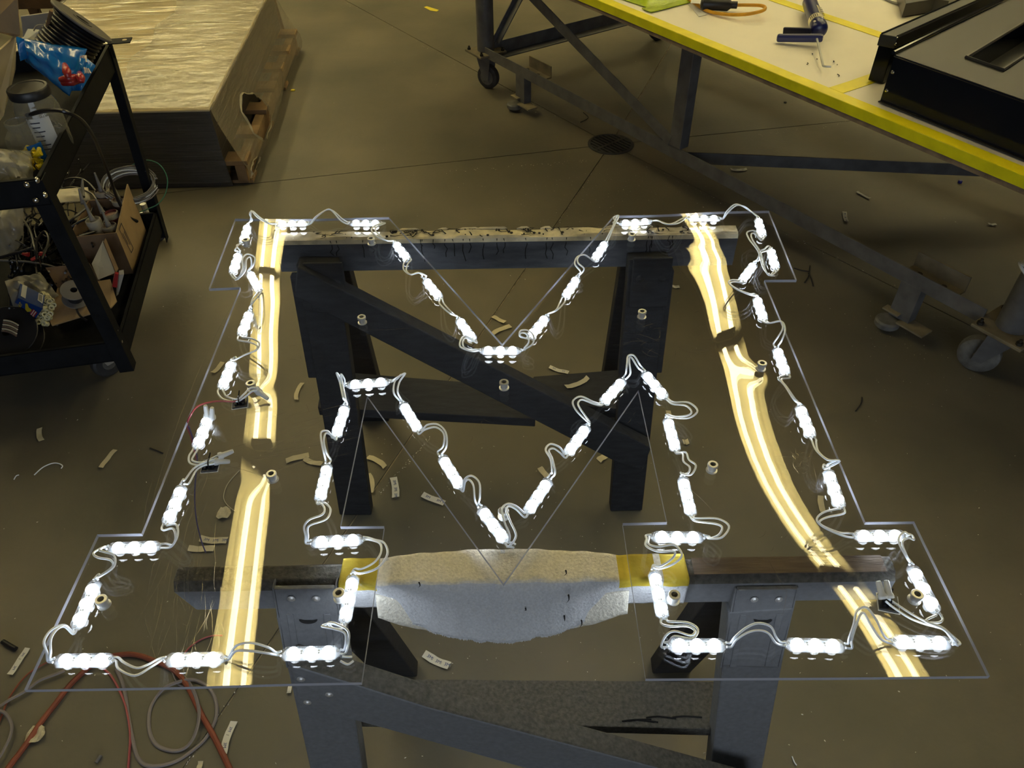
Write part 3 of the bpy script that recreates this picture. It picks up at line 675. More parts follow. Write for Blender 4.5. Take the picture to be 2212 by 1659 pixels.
# near one
N=thing('sawhorse','near blue grey painted sawhorse with a padded beam under the feet of the letter','sawhorse',(.03,.59,0))
nx0,nx1=-.462,.515; yf,yb=.577,.612; zt=.806; zb=.748
bm=NB(); yc=(yf+yb)/2
cs=[(yf,zb),(yf,zt-.012),(yf+.010,zt),(yb-.004,zt),(yb,zt-.004),(yb,zb)]
ends=[bm.verts.new((nx0+ (.018 if z<zt-.02 else 0),y,z)) for y,z in cs]; ende=[bm.verts.new((nx1,y,z)) for y,z in cs]
bm.faces.new(ends); bm.faces.new(ende)
for k in range(6): bm.faces.new((ends[k],ends[(k+1)%6],ende[(k+1)%6],ende[k]))
nbeam=obj('beam',bm,['bracket_paint','wood_dusty'],N,bev=.002)
for p in nbeam.data.polygons:
    if p.normal.z>.6: p.material_index=1
bm=NB(); box(bm,(.372,.5975,zt+.0006),(.26,.026,.0012)); obj('bare_patch',bm,'bare_wood',N)
for top,bot,scr,slot,leg in (((657,1270),(684,1443),((629,1294),(683,1294)),(666,1338),((674,1380),(725,1655))),((1657,1271),(1620,1443),((1630,1296),(1683,1296)),(1648,1338),((1634,1380),(1592,1655)))):
    # pressed metal leg socket: face plate with a top lip, side flanges and a curved slot
    A_,B_=UY(*top,yf-.004),UY(*bot,yf-.031)
    def at(s,t,o=0): # s across, t down the plate
        p=A_+(B_-A_)*t; return V((p.x+s*(.0405+.001*t),p.y-o,p.z))
    def onp(u,v,o=.0012):
        t=(v-top[1])/(bot[1]-top[1]); return UY(u,v,yf-.004-.027*t-o)
    bm=NB(); pl=[at(-1,0),at(1,0),at(1,1),at(-1,.96)]; prism(bm,[p+V((0,.004,0)) for p in pl],(0,-.004,0))
    for s in (-1,1): prism(bm,[at(s,0),at(s,1),at(s,1)+V((0,.03,0)),at(s,0)+V((0,.02,0))],(s*.003,0,0))
    box(bm,(A_.x,yf-.004,A_.z+.0005),(.081,.007,.003)); obj('leg_socket',bm,'bracket_paint',N,bev=.0025)
    for q in scr: screw(N,onp(*q),(0,-1,.12),.0036)
    bm=NB(); prism(bm,[onp(slot[0]+20*math.cos(a),slot[1]+9*math.sin(a),.0008) for a in [math.pi*k/10 for k in range(11)]]+[onp(slot[0]-10,slot[1]+2.5,.0008),onp(slot[0]+10,slot[1]+2.5,.0008)],(0,-.0006,0)); obj('slot',bm,'pit',N)
    for s in (-.62,.62): bm=NB(); bar(bm,at(s,.30,.0),at(s,.98,.0),.010,.003,up=(0,-1,0)); obj('rib',bm,'bracket_paint',N,bev=.0015)
    P1,P2=UY(*leg[0],.558),UY(*leg[1],.52); dl=P2-P1; f_=P1+dl*(-P1.z/dl.z); t_=P1+dl*((.744-P1.z)/dl.z)
    bm=NB(); bar(bm,t_+V((0,.0185,0)),f_+V((0,.0185,0)),.089,.036,up=(0,-1,.1)); obj('leg',bm,'bracket_paint',N,bev=.003)
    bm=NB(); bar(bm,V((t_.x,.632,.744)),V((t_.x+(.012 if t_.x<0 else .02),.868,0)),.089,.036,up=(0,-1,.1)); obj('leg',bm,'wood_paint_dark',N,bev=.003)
yn_=lambda u:.522-(u-630)/870*.052
brace(N,[(u,v,yn_(u)) for u,v in ((628,1436),(762,1477),(920,1527),(1140,1585),(1640,1717),(1640,1797),(1120,1657),(947,1608),(762,1556),(641,1520))],.036,['bracket_paint','wood_dusty'],.004)
for p in bpy.data.objects['brace.001'].data.polygons:
    if abs(p.normal.z)>.6 and p.center.z>UY(1000,1580,.5).z-.2: p.material_index=1
for u,v in ((650,1468),(711,1501),(664,1518)): screw(N,UY(u,v,yn_(u)-.001),(0,-1,.08),.004)
o_=plank(N,[U(760,1556,.40),U(1560,1576,.40),U(1568,1472,.40),U(800,1466,.40)],.026,'wood_dusty','stretcher')
bm=NB()
for _ in range(5):
    q=U(1310+rc.uniform(0,150),1548+rc.uniform(-6,10),.4008); tube(bm,[q,q+V((.02,.002,0)),q+V((.05,rc.uniform(-.004,.004),0))],.0016,4,2)
obj('splits',bm,'crack_dark',N,kind='stuff')
# pad: felt sheet wrapped over the beam between the yellow ends, bulging open at the front
def padx(s): return -.225+s*.455
PADU=lambda s: 735+s*752
def padfront(s,t):
    # s along, t from the back top edge over the beam and down the hanging flap
    x=U(735+752*s,1240,.812).x
    bulge=max(0,math.sin(math.pi*min(1,max(0,(s-.105)/.70))))**.85 if .105<s<.805 else 0
    wob=.0015*math.sin(s*37)+.001*math.sin(s*91)
    drop=.058+.043*bulge*(1+.04*math.sin(s*53)+.03*math.sin(s*131))
    L1=.040
    if t<.3:
        q=t/.3; return V((x,yb+.004-(yb-yf+.006)*q+.012*bulge*(1-q),.8135+wob*.6-.004*(1-q)))
    q=(t-.3)/.7
    ang=q*drop
    y=yf-.004-.031*bulge*q**.8-.0015*(1-q); z=.8125-ang
    if q<.08: y=yf-.002-.003*q/.08; z=.8135-.004*(q/.08)
    return V((x,y+wob*.5,z+wob*.2))
PD=thing('beam_pad','worn grey-white felt pad with frayed edge and yellow ends on the near sawhorse','pad',(.0,.59,.80))
bm=NB(); grid(bm,padfront,150,26)
pad=obj('felt',bm,['pad_raw','pad_grey','pad_yellow'],PD,smooth=False)
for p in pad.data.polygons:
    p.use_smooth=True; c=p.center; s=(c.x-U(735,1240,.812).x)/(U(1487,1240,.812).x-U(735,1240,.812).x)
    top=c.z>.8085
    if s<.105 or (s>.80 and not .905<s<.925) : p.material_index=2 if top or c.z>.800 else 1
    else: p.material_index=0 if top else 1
sm_=pad.modifiers.new('thick','SOLIDIFY'); sm_.thickness=.0035; sm_.offset=-1
bm=NB(); rf=random.Random(11)
for i in range(420):
    s=.11+.69*i/420; p=padfront(s,1); L=rf.uniform(.0012,.0042)
    prism(bm,[p+V((-.0010,0,.001)),p+V((.0010,0,.001)),p+V((rf.uniform(-.0008,.0008),rf.uniform(-.001,.001),-L))],(0,.0016,0))
obj('frayed_edge',bm,'pad_grey',PD,kind='stuff')
for (s0,s1) in ((.10,.36),(.56,.83)):      # inner lining showing behind the open flap, left and right
    bm=NB(); grid(bm,lambda a,b:(lambda s:V((padfront(s,.9).x,yf-.006-.012*b,padfront(s,.55+.45*b).z-(.010*math.sin(math.pi*a))*b)))(s0+(s1-s0)*a),24,6)
    o=obj('lining',bm,'pad_raw',PD,smooth=True); o.modifiers.new('t','SOLIDIFY').thickness=.002
bm=NB()
for u,v,L in ((1222,1232,.012),(1228,1285,.020),(1219,1330,.035),(905,1258,.012),(1256,1340,.02),(1135,1314,.006)):
    p=UY(u,v,.556); tube(bm,[p,p+V((.001,-.001,-L/2)),p+V((-.002,0,-L))],lambda t:.0012*(1.05-t),4,2)
obj('tears',bm,'crack_dark',PD,kind='stuff')
# ------------------------------------------------------------------ work table on casters
TB=thing('work_table','long rolling steel work table with a white top edged in yellow tape','table',(.9,3.2,0))
td=V((.539,-.842,0)).normalized(); tn=V((-td.y,td.x,0)); TZ=.76
e0,e1=U(1290,0,TZ),U(2212,380,TZ); td=(e1-e0); td.z=0; td.normalize(); tn=V((-td.y,td.x,0))
A0=e0-td*1.25; A1=e1+td*.28; WT=1.5; LT_=(A1-A0).length
def tp(l,w_,z): p=A0+td*l+tn*w_; return V((p.x,p.y,z))
bm=NB(); prism(bm,[tp(0,0.001,TZ-.030),tp(LT_,.001,TZ-.030),tp(LT_,WT,TZ-.030),tp(0,WT,TZ-.030)],(0,0,.029)); obj('table_top',bm,['table_white'],TB)
bm=NB(); prism(bm,[tp(0,.004,TZ-.046),tp(LT_,.004,TZ-.046),tp(LT_,WT,TZ-.046),tp(0,WT,TZ-.046)],(0,0,.015)); obj('underlay',bm,'ply_edge',TB)
def tape(nm,a,b,wd,z=TZ,mt_='tape_yellow'):
    bm=NB(); d=(b-a).normalized(); s=V((-d.y,d.x,0))*wd/2; n_=max(2,int((b-a).length/.08)); 
    rw=[]
    for i in range(n_+1):
        p=a+(b-a)*i/n_; j=rnd(-.0012,.0012); rw.append([bm.verts.new(V((q.x,q.y,zz))) for q in (p-s*(1+j/wd*2),p+s*(1-j/wd*2)) for zz in (z-.0008,z+.0004)])
    for a_,b_ in zip(rw,rw[1:]):
        for k in ((0,1),(1,3),(3,2),(2,0)): bm.faces.new((a_[k[0]],a_[k[1]],b_[k[1]],b_[k[0]]))
    bm.faces.new(rw[0]); bm.faces.new(rw[-1]); return obj(nm,bm,mt_,TB)
tape('tape_strip',tp(0,.024,0),tp(LT_,.024,0),.046)
bm=NB(); prism(bm,[tp(0,0,TZ-.030),tp(LT_,0,TZ-.030),tp(LT_,0,TZ-.0002),tp(0,0,TZ-.0002)],tn*-.0012); obj('tape_strip',bm,'tape_edge',TB)
g0,g1=U(1904,75,TZ),U(1674,0,TZ); wg=((g0-A0).dot(tn)+(g1-A0).dot(tn))/2
tape('tape_strip',tp(0,wg,0),tp(LT_,wg,0),.050,TZ+.0005)
lx=(U(1852,180,TZ)-A0).dot(td); tape('tape_strip',tp(lx,.048,0),tp(lx,wg-.026,0),.052,TZ+.0002)
# frame
PL,PRp=V((-.115,4.30,0)),V((1.545,1.85,0)); pd=(PRp-PL).normalized(); pn=V((-pd.y,pd.x,0)); PBL,PBR=PL+pn*1.27,PRp+pn*1.27
def angle_iron(nm,a,b,sz,th=.006,inner=None,mt_='steel_paint'):
    bm=NB(); d=(b-a).normalized(); iv=inner if inner is not None else V((-d.y,d.x,0))
    up=V((0,0,1)); prism(bm,[a,a+up*-sz,a+up*-sz+iv*sz,a+up*-(sz-th)+iv*sz,a+up*-(sz-th)+iv*th,a+iv*th],b-a); return obj(nm,bm,mt_,TB,bev=.001)
for p in (PL,PRp,PBL,PBR):
    bm=NB(); cyl(bm,p+V((0,0,.205)),p+V((0,0,.712)),.046,24); obj('leg',bm,'steel_paint',TB,smooth=True)
    pdx=-pd if p in (PL,PBL) else pd
    bm=NB(); ctr=p+V((0,0,.198)); R=Matrix((pd,pn,V((0,0,1)))).transposed(); box(bm,ctr,(.16,.17,.012),R); pa=obj('caster_plate',bm,'steel_dusty',TB,bev=.003)
    bm=NB(); box(bm,ctr-V((0,0,.011)),(.125,.135,.008),R); obj('swivel_plate',bm,'steel_paint',TB,bev=.002)
    for sx in (-1,1):
        for sy in (-1,1):
            q=ctr+pd*sx*.062+pn*sy*.068; bm=NB(); cyl(bm,q,q+V((0,0,.016)),.010,6); cyl(bm,q+V((0,0,.016)),q+V((0,0,.026)),.005,8); obj('bolt',bm,'bolt_dark',TB)
    wd_=V((math.cos(-.55),math.sin(-.55),0)) if p is PL else (V((.80,-.60,0)).normalized() if p is PRp else V((.9,.4,0)).normalized())
    ws=V((-wd_.y,wd_.x,0)); wc=p+wd_*.012; wc.z=.064
    if p is PRp: wc=p-pd*.045; wc.z=.064
    bm=NB(); lathe(bm,[(.020,-.020),(.052,-.021),(.062,-.016),(.064,-.006),(.064,.006),(.062,.016),(.052,.021),(.020,.020)],wc,ws,28); wh=obj('caster_wheel',bm,'caster_rubber' if p is not PRp else 'caster_grey',TB,smooth=True)
    bm=NB(); lathe(bm,[(0,-.024),(.014,-.024),(.016,-.021),(.050,-.0205),(.050,.0205),(.016,.021),(.014,.024),(0,.024)],wc,ws,20); sub('hub',bm,'caster_grey',wh,smooth=True)
    bm=NB()
    for s in (-1,1):
        o_=ws*s*.029; top=p+V((0,0,.182)); prism(bm,[top+o_-wd_*.045,top+o_+wd_*.045,V((wc.x,wc.y,.05))+o_+wd_*.016,V((wc.x,wc.y,.05))+o_-wd_*.016],ws*s*.004)
    box(bm,p+V((0,0,.176)),(.10,.066,.012),Matrix((wd_,ws,V((0,0,1)))).transposed()); cyl(bm,p+V((0,0,.182)),p+V((0,0,.19)),.035,16); obj('caster_fork',bm,'steel_paint',TB,bev=.001)
Zr=.235
rl0=PL-pn*.030+pd*.036; rl1=PRp-pn*.03-pd*.075
q0=V((rl0.x,rl0.y,Zr)); q1=V((rl1.x,rl1.y,Zr)); angle_iron('lower_rail',q0,q1,.054,inner=pn)
q2,q3=[V((p.x,p.y,Zr)) for p in (PBL-pn*.03,PBR-pn*.03)]; angle_iron('lower_rail',q2,q3,.054,inner=pn)
angle_iron('end_rail',V((PL.x,PL.y,Zr))+pn*.05,V((PBL.x,PBL.y,Zr))-pn*.05,.07,inner=pd)
angle_iron('end_rail',V((PRp.x,PRp.y,Zr))+pn*.05,V((PBR.x,PBR.y,Zr))-pn*.05,.07,inner=-pd)
MB=U(1462,316,Zr); MB=PL-pn*.012+pd*(MB-PL).dot(pd); MB.z=Zr
bm=NB(); R=Matrix((pd,pn,V((0,0,1)))).transposed(); box(bm,(MB.x,MB.y,(Zr+.714)/2),(.066,.05,.714-Zr),R); obj('middle_leg',bm,'steel_paint',TB,bev=.003)
def onrail(u,v,off=0):
    d=ray(u,v); pl=PL-pn*.036; t=(pl-CAM).dot(pn)/d.dot(pn); return CAM+d*t
bm=NB(); a=onrail(1150,-6); b=onrail(1448,304); bar(bm,a+(a-b)*.25,b,.050,.005,up=pn); obj('diagonal_brace',bm,'steel_paint',TB,bev=.001)
bm=NB(); a=V((PL.x,PL.y,.235))+pn*.06; b=V((PL.x,PL.y,.70))+pn*.42; bar(bm,a,b,.05,.006,up=pd); bar(bm,a+pd*.02,b+pd*.02,.006,.05,up=pd); obj('end_brace',bm,'steel_paint',TB)
bm=NB(); c_=U(2105,366,.19); a=MB+V((0,0,-.045)); d_=(V((c_.x,c_.y,a.z))-a); b=a+d_*1.75; bar(bm,a+pd*.02,b,.050,.006,up=(0,-1,0.0)); bar(bm,a+V((0,.025,-.022)),b+V((0,.025,-.022)),.05,.006); obj('cross_rail',bm,'steel_paint',TB)
def floor_lock(u,v,ud,vd):
    c=onrail(u,v); l=(c-PL).dot(pd); c=PL+pd*l-pn*.02; z=Zr
    bm=NB(); k=c+pn*.055; box(bm,(k.x,k.y,Zr-.048),(.19,.085,.006),R); k=c+pn*.098; box(bm,(k.x,k.y,Zr-.022),(.19,.006,.06),R); obj('lock_bracket',bm,'steel_dusty',TB,bev=.001)
    for s in (-1,1):
        q=c+pd*s*.045+pn*.05; bm=NB(); cyl(bm,(q.x,q.y,Zr-.046),(q.x,q.y,Zr-.034),.010,6); obj('bolt',bm,'bolt_dark',TB)
    bm=NB(); k=c-pn*.008-pd*.03; box(bm,(k.x,k.y,.115),(.075,.005,.14),R); k2=k+pd*.036+pn*.02; box(bm,(k2.x,k2.y,.115),(.005,.045,.14),R); obj('lock_channel',bm,'steel_paint',TB,bev=.001)
    bm=NB(); k=c+pd*.03-pn*.005; box(bm,(k.x,k.y,.044),(.10,.06,.007),R); k=c-pd*.055-pn*.015; box(bm,(k.x,k.y,.066),(.06,.03,.006),R); obj('lock_foot',bm,'steel_dusty',TB,bev=.001)
    bm=NB(); k=c-pd*.05-pn*.03; lathe(bm,[(0,.012),(.036,.012),(.042,.018),(.042,.034),(.036,.040),(0,.040)],(k.x,k.y,0),n=20); obj('lock_pad',bm,'caster_grey',TB,smooth=True)
floor_lock(1128,146,0,0); floor_lock(1990,612,0,0)
# loop of white cord hanging on the right leg
p=U(2206,605,.46); bm=NB(); 
for k in range(3):
    c=PRp+V((0,0,.43-k*.012)); tube(bm,[c+V((math.cos(t)*(.052+.004*k),math.sin(t)*(.052+.004*k),.012*math.sin(t*2+k))) for t in [2*math.pi*i/14 for i in range(14)]],.0045,6,3,closed=True)
tagit(obj('cord_loop',bm,'wire_white',None,smooth=True),'white cord looped round the right table leg at the edge of the photo','cord')
# ------------------------------------------------------------------ things on the table
GR=thing('foil_pouch','shiny lime green foil pouch lying on the table edge','pouch',U(1400,-8,TZ))
def pouch(a,b):
    P=U(1290+(1505-1290)*a,0,TZ); c=[U(1320,-8,TZ),U(1410,22,TZ),U(1490,2,TZ),U(1420,-60,TZ)]
    p=c[0]*(1-a)*(1-b)+c[1]*a*(1-b)+c[2]*a*b+c[3]*(1-a)*b; p.z=TZ+.004+.018*math.sin(math.pi*a)*math.sin(math.pi*b)+.003*math.sin(17*a+9*b)*math.sin(math.pi*b); return p
bm=NB(); grid(bm,pouch,22,22); o=obj('pouch_body',bm,'pouch_green',GR,smooth=True); o.modifiers.new('t','SOLIDIFY').thickness=.003
bm=NB(); c=[U(1386,21,TZ),U(1406,29,TZ),U(1496,6,TZ),U(1480,1,TZ)]
prism(bm,[V((q.x,q.y,TZ+.003)) for q in c],(0,0,.003)); obj('seal_strip',bm,'pouch_green',GR)
CO=thing('extension_cord','yellow orange extension cord with a black connector lying on the table','cord',U(1560,20,TZ))
pts=[U(1465,-18,TZ+.012),U(1500,6,TZ+.01),U(1530,24,TZ+.008),U(1570,31,TZ+.012),U(1610,31,TZ+.02),U(1645,24,TZ+.03),U(1653,17,TZ+.034),U(1643,12,TZ+.03),U(1615,11,TZ+.026),U(1592,11,TZ+.022)]
obj('cord',tube(NB(),pts,.0062,8),'cord_orange',CO,smooth=True)
a,b=U(1514,8,TZ+.026),U(1592,11,TZ+.024); bm=NB(); tube(bm,[a,a+(b-a)*.05,a+(b-a)*.2,a+(b-a)*.75,a+(b-a)*.84,a+(b-a)*.86,b],lambda t:.022 if .1<t<.62 else (.015 if t<=.1 else .013),12,1,sm=False); obj('connector',bm,'rubber_black',CO,smooth=True)
bm=NB(); prism(bm,[U(1492,7,TZ+.022),U(1514,8,TZ+.022),U(1516,-8,TZ+.022),U(1494,-8,TZ+.022)],(0,0,.001)); obj('tag',bm,'paper_white',CO)
PA=obj('paper_scrap',prism(NB(),[U(1486,8,TZ+.0006),U(1510,36,TZ+.0006),U(1532,30,TZ+.0006),U(1506,2,TZ+.0006)],(0,0,.0005)),'paper_white'); tagit(PA,'thin pale paper scrap under the orange cord on the table','paper')
CG=thing('caulk_gun','navy blue caulking gun loaded with a labelled cartridge lying on the table','caulk gun',U(1760,50,TZ))
ax0,ax1=U(1769,62,TZ+.034),U(1742,-14,TZ+.034); ad=(ax1-ax0).normalized()
def axp(t): return ax0+ad*t
bm=NB(); lathe(bm,[(0,.002),(.026,.002),(.026,.285),(.02,.292),(.006,.295),(.005,.34),(0,.34)],ax0,ad,24); obj('cartridge',bm,'navy',CG,smooth=True)
bm=NB(); lathe(bm,[(.0263,.045),(.0265,.046),(.0265,.085),(.0263,.086)],ax0,ad,24); obj('label_band',bm,'label_cream',CG,smooth=True)
bm=NB(); sd=ad.cross(V((0,0,1))).normalized(); 
def capsurf(a,b):
    th=math.radians(18+62*a); return axp(.088+.085*b)+(sd*math.cos(th)+V((0,0,1))*math.sin(th))*.0268
grid(bm,capsurf,6,4); obj('side_label',bm,'label_cream',CG,smooth=True)
bm=NB()
for k in range(5):
    th=math.radians(100+k*13); p=axp(.05)+(sd*math.cos(th)+V((0,0,1))*math.sin(th))*.0268; bar(bm,p,p+ad*.030,.0022,.0006,up=(sd*math.cos(th)+V((0,0,1))*math.sin(th)))
for k in range(7):
    p0=axp(.095+.011*k); 
    for th in (math.radians(35),math.radians(52),math.radians(66)): p=p0+(sd*math.cos(th)+V((0,0,1))*math.sin(th))*.0272; bar(bm,p-sd*.005,p+sd*.005,.0018,.0006,up=(sd*math.cos(th)+V((0,0,1))*math.sin(th)))
obj('label_print',bm,'print_dark',CG,kind='stuff')
bm=NB(); lathe(bm,[(0,-.022),(.016,-.022),(.026,-.014),(.029,-.002),(.029,.022),(.027,.024)],ax0,ad,24); obj('end_cap',bm,'navy',CG,smooth=True)
bm=NB(); cyl(bm,axp(-.004)+sd*-.02+V((0,0,.022)),axp(-.004)+sd*-.02+V((0,0,.026)),.005,10); cyl(bm,axp(.02)+sd*.006+V((0,0,.028)),axp(.02)+sd*.006+V((0,0,.031)),.005,10); obj('rivets',bm,'rivet_bright',CG,kind='stuff')
h0,h1=U(1778,82,TZ+.03),U(1678,82,TZ+.016); hd=(h1-h0)
bm=NB(); bar(bm,h0,h1,.026,.024,up=(0,0,1)); obj('handle',bm,'navy',CG,bev=.007)
t0,t1=U(1752,68,TZ+.03),U(1692,66,TZ+.018); bm=NB(); bar(bm,t0,t1,.012,.022,up=(0,0,1)); obj('trigger',bm,'navy_dark',CG,bev=.003)
obj('plunger_rod',tube(NB(),[U(1764,80,TZ+.03),U(1773,120,TZ+.022),U(1777,138,TZ+.016),U(1780,143,TZ+.015),U(1795,144,TZ+.016)],.0036,8,3),'zinc',CG,smooth=True)
for u,v,L,lb_ in ((1743,139,.016,'left of the bent plunger rod tip'),(1800,134,.012,'right of the bent rod tip'),(1812,165,.018,'farthest right of the caulking gun'),(1755,117,.006,'just left of the plunger rod, farther one'),(1765,128,.005,'just left of the plunger rod, nearer one'),(1808,140,.004,'right of the plunger rod between two others')):
    p=U(u,v,TZ+.0015); a_=rnd(.4,1.2); tagit(obj('rubber_crumb',tube(NB(),[p,p+V((math.cos(a_),math.sin(a_),0))*L*.5,p+V((math.cos(a_+.4),math.sin(a_+.4),0))*L],.0014,5,2),'chip_dark'),'dark sealant crumb on the white table top '+lb_,'crumb','sealant crumbs on the table')
# black sign cabinet
y0=U(1903,221,TZ+.004).y; z1=UY(1933,118.5,y0+.01).z
SG=thing('sign_cabinet','large glossy black sheet metal sign letter with a recessed opening on the table','sign',U(2050,240,TZ))
Af=U(1933,118.5,z1); Bf=U(2212,217,z1); Cf=U(2157,10,z1); fd=(Bf-Af).normalized(); Bf=Af+fd*1.15; cd=(Cf-Af).normalized(); Cf=Af+cd*1.0
Df=Bf+cd*1.0
rec=[U(2087,126,z1),U(2165,153.5,z1),U(2290,70,z1),U(2245,30,z1)]
body_b=TZ+.004
bm=NB(); O=[Af,Bf,Df,Cf]; ov=[bm.verts.new(p) for p in O]; iv=[bm.verts.new(p) for p in rec]
ed=[bm.edges.new((ov[i],ov[(i+1)%4])) for i in range(4)]+[bm.edges.new((iv[i],iv[(i+1)%4])) for i in range(4)]
bmesh.ops.triangle_fill(bm,edges=ed,use_beauty=True); obj('face',bm,'sign_face',SG)
bm=NB()
for i in range(4):
    a,b=O[i],O[(i+1)%4]; bm.faces.new([bm.verts.new(p) for p in (V((a.x,a.y,body_b)),V((b.x,b.y,body_b)),V((b.x,b.y,z1-.001)),V((a.x,a.y,z1-.001)))])
obj('side_returns',bm,'sign_black',SG)
bm=NB()
for i in range(4):
    a,b=rec[i],rec[(i+1)%4]; bm.faces.new([bm.verts.new(p) for p in (V((a.x,a.y,body_b+.06)),V((b.x,b.y,body_b+.06)),b,a)])
obj('recess_walls',bm,'sign_black',SG)
bm=NB(); prism(bm,[V((p.x,p.y,body_b+.058)) for p in rec],(0,0,.002)); obj('recess_floor',bm,'sign_face',SG)
bm=NB(); tube(bm,[p+V((0,0,.003)) for p in rec],.0055,6,1,sm=False,closed=True); obj('recess_trim',bm,'sign_rim',SG)
bm=NB(); tube(bm,[Bf+V((0,0,-.002)),Af+V((0,0,-.002))],.0035,6,1,sm=False); obj('face_edge',bm,'sign_black',SG,smooth=True)
bm=NB(); n_=V((-cd.y,cd.x,0)); tube(bm,[Af+n_*.006+V((0,0,.004)),Af+cd*.45+n_*.006+V((0,0,.006)),Cf+n_*.006+V((0,0,.006))],.006,8,4); obj('edge_lip',bm,'sign_black',SG,smooth=True)
# rear band: a taller channel along the left edge
zb2=UY(1905,73,U(1888,173,body_b).y).z
b0,b1=U(1905,73,zb2),U(1938,79,zb2); bd=(U(2115,0,zb2)-b1).normalized(); 
bm=NB(); prism(bm,[V((p.x,p.y,body_b)) for p in (b0,b1,b1+bd*1.1,b0+bd*1.1)],(0,0,zb2-body_b-.012)); obj('rear_channel',bm,'sign_black',SG,bev=.002)
bm=NB(); ox=(b0-b1).normalized()*.004; prism(bm,[V((p.x,p.y,zb2-.034)) for p in (b0+ox-bd*.003,b1-ox-bd*.003,b1-ox+bd*1.1,b0+ox+bd*1.1)],(0,0,.034)); obj('channel_cap',bm,'sign_face',SG,bev=.003)
for (a,b) in ((b0+V((0,0,.001)),b0+bd*1.1+V((0,0,.001))),(b1+V((0,0,.001)),b1+bd*1.1+V((0,0,.001)))):
    bm=NB(); tube(bm,[a,b],.0028,6,1,sm=False); obj('cap_edge',bm,'sign_black',SG,smooth=True)
fn=V((fd.y,-fd.x,0))
for u,v,zz in ((1928,156,.10),(1915,196,.03)):
    q=U(u,v,TZ+.1); t=.012; p=Af+fd*(.012 if zz>.05 else .014); 
    hit=CAM+ray(u,v)*((Af-CAM).dot(fn)/ray(u,v).dot(fn)); bm=NB(); lathe(bm,[(0,.0035),(.0035,.003),(.0055,0)],hit,fn,10); obj('rivet',bm,'rivet_bright',SG,smooth=True)
bn=V((bd.y,-bd.x,0)); en=-bd
for u,v in ((1937,82),(1934,95)):
    hit=CAM+ray(u,v)*((b1-CAM).dot(en)/ray(u,v).dot(en)); bm=NB(); lathe(bm,[(0,.003),(.003,.0025),(.0045,0)],hit,en,10); obj('rivet',bm,'rivet_bright',SG,smooth=True)
bm=NB(); a=Af+fn*.0; prism(bm,[V((p.x,p.y,body_b-.001)) for p in (Af,Bf,Bf+fn*.010,Af+fn*.010)],(0,0,.003)); obj('bottom_flange',bm,'sign_face',SG)
# dark arched offcut behind
AR=thing('bracket_piece','dark brown bracket shaped metal offcut at the top edge on the table','offcut',U(1975,8,TZ))
bm=NB(); o_=[U(1944,-30,TZ+.05),U(1957,8,TZ+.05),U(1985,3,TZ+.05),U(2020,-2,TZ+.05),U(2050,2,TZ+.05),U(2090,-30,TZ+.05)]; i_=[U(2065,-30,TZ+.05),U(2040,-9,TZ+.05),U(2010,-14,TZ+.05),U(1985,-10,TZ+.05),U(1965,-10,TZ+.05),U(1956,-30,TZ+.05)]
prism(bm,[p-V((0,0,.046)) for p in o_+i_],(0,0,.046)); obj('plate',bm,'sign_rim',AR,bev=.002)
bm=NB(); tube(bm,[U(1905,-6,TZ+.004),U(1925,4,TZ+.004),U(1945,10,TZ+.004),U(1955,14,TZ+.003)],.004,6); obj('tail',bm,'nozzle_grey',AR,smooth=True)
# ------------------------------------------------------------------ utility cart
def hit(u,v,p0,n):
    d=ray(u,v); return CAM+d*((V(p0)-CAM).dot(n)/d.dot(n))
UN,UF=U(86,386,.81),U(238,94,.81); LN,LF=U(258,738,.245),U(340,456,.245)
CT=thing('utility_cart','black two-shelf metal utility cart loaded with wire and supplies at the left edge','cart',(-1.45,2.2,0))
ca_=(UF-UN); ca_.z=0; ca_.normalize(); cb_=V((-ca_.y,ca_.x,0)); cr_=-cb_
WC=.66
UPF=.742; LOF=.178
def tray(nm,N_,F_,rim,flo):
    a,b=V((N_.x,N_.y,0)),V((F_.x,F_.y,0)); c,d=b+cb_*WC,a+cb_*WC
    T_=obj(nm,prism(NB(),[p+V((0,0,flo-.004)) for p in (a,b,c,d)],(0,0,.004)),'steel_black',CT)
    for p,q in ((a,b),(b,c),(c,d),(d,a)):
        inn=V((-(q-p).y,(q-p).x,0)).normalized()
        bm=NB(); prism(bm,[p+V((0,0,flo-.004)),q+V((0,0,flo-.004)),q+V((0,0,rim)),p+V((0,0,rim))],inn*.003)
        prism(bm,[p+V((0,0,rim-.003)),q+V((0,0,rim-.003)),q+inn*.012+V((0,0,rim-.003)),p+inn*.012+V((0,0,rim-.003))],(0,0,.003))
        sub('tray_side',bm,'steel_black',T_,bev=.001)
    return T_
tr1=tray('upper_tray',UN,UF,.81,UPF); tr2=tray('lower_tray',LN,LF,.245,LOF)
for t_ in (tr1,tr2):
    for ch in t_.children: ch.matrix_parent_inverse=t_.matrix_parent_inverse.inverted()@t_.matrix_parent_inverse; ch.matrix_parent_inverse=Matrix.Identity(4)
for (tp_,bt_,sa,sb) in ((UN,LN,1,1),(UF,LF,-1,1),(UN+cb_*WC,LN+cb_*WC,1,-1),(UF+cb_*WC,LF+cb_*WC,-1,-1)):
    A=V((tp_.x,tp_.y,.808))-ca_*sa*.005-cb_*sb*.005; B=V((bt_.x,bt_.y,.13))-ca_*sa*.005-cb_*sb*.005; a=ca_*sa; b=cb_*sb; w_=.042
    bm=NB(); prism(bm,[A,A+a*w_,A+a*w_+b*.003,A+a*.003+b*.003,A+a*.003+b*w_,A+b*w_],B-A); obj('post',bm,'steel_black',CT,bev=.0008)
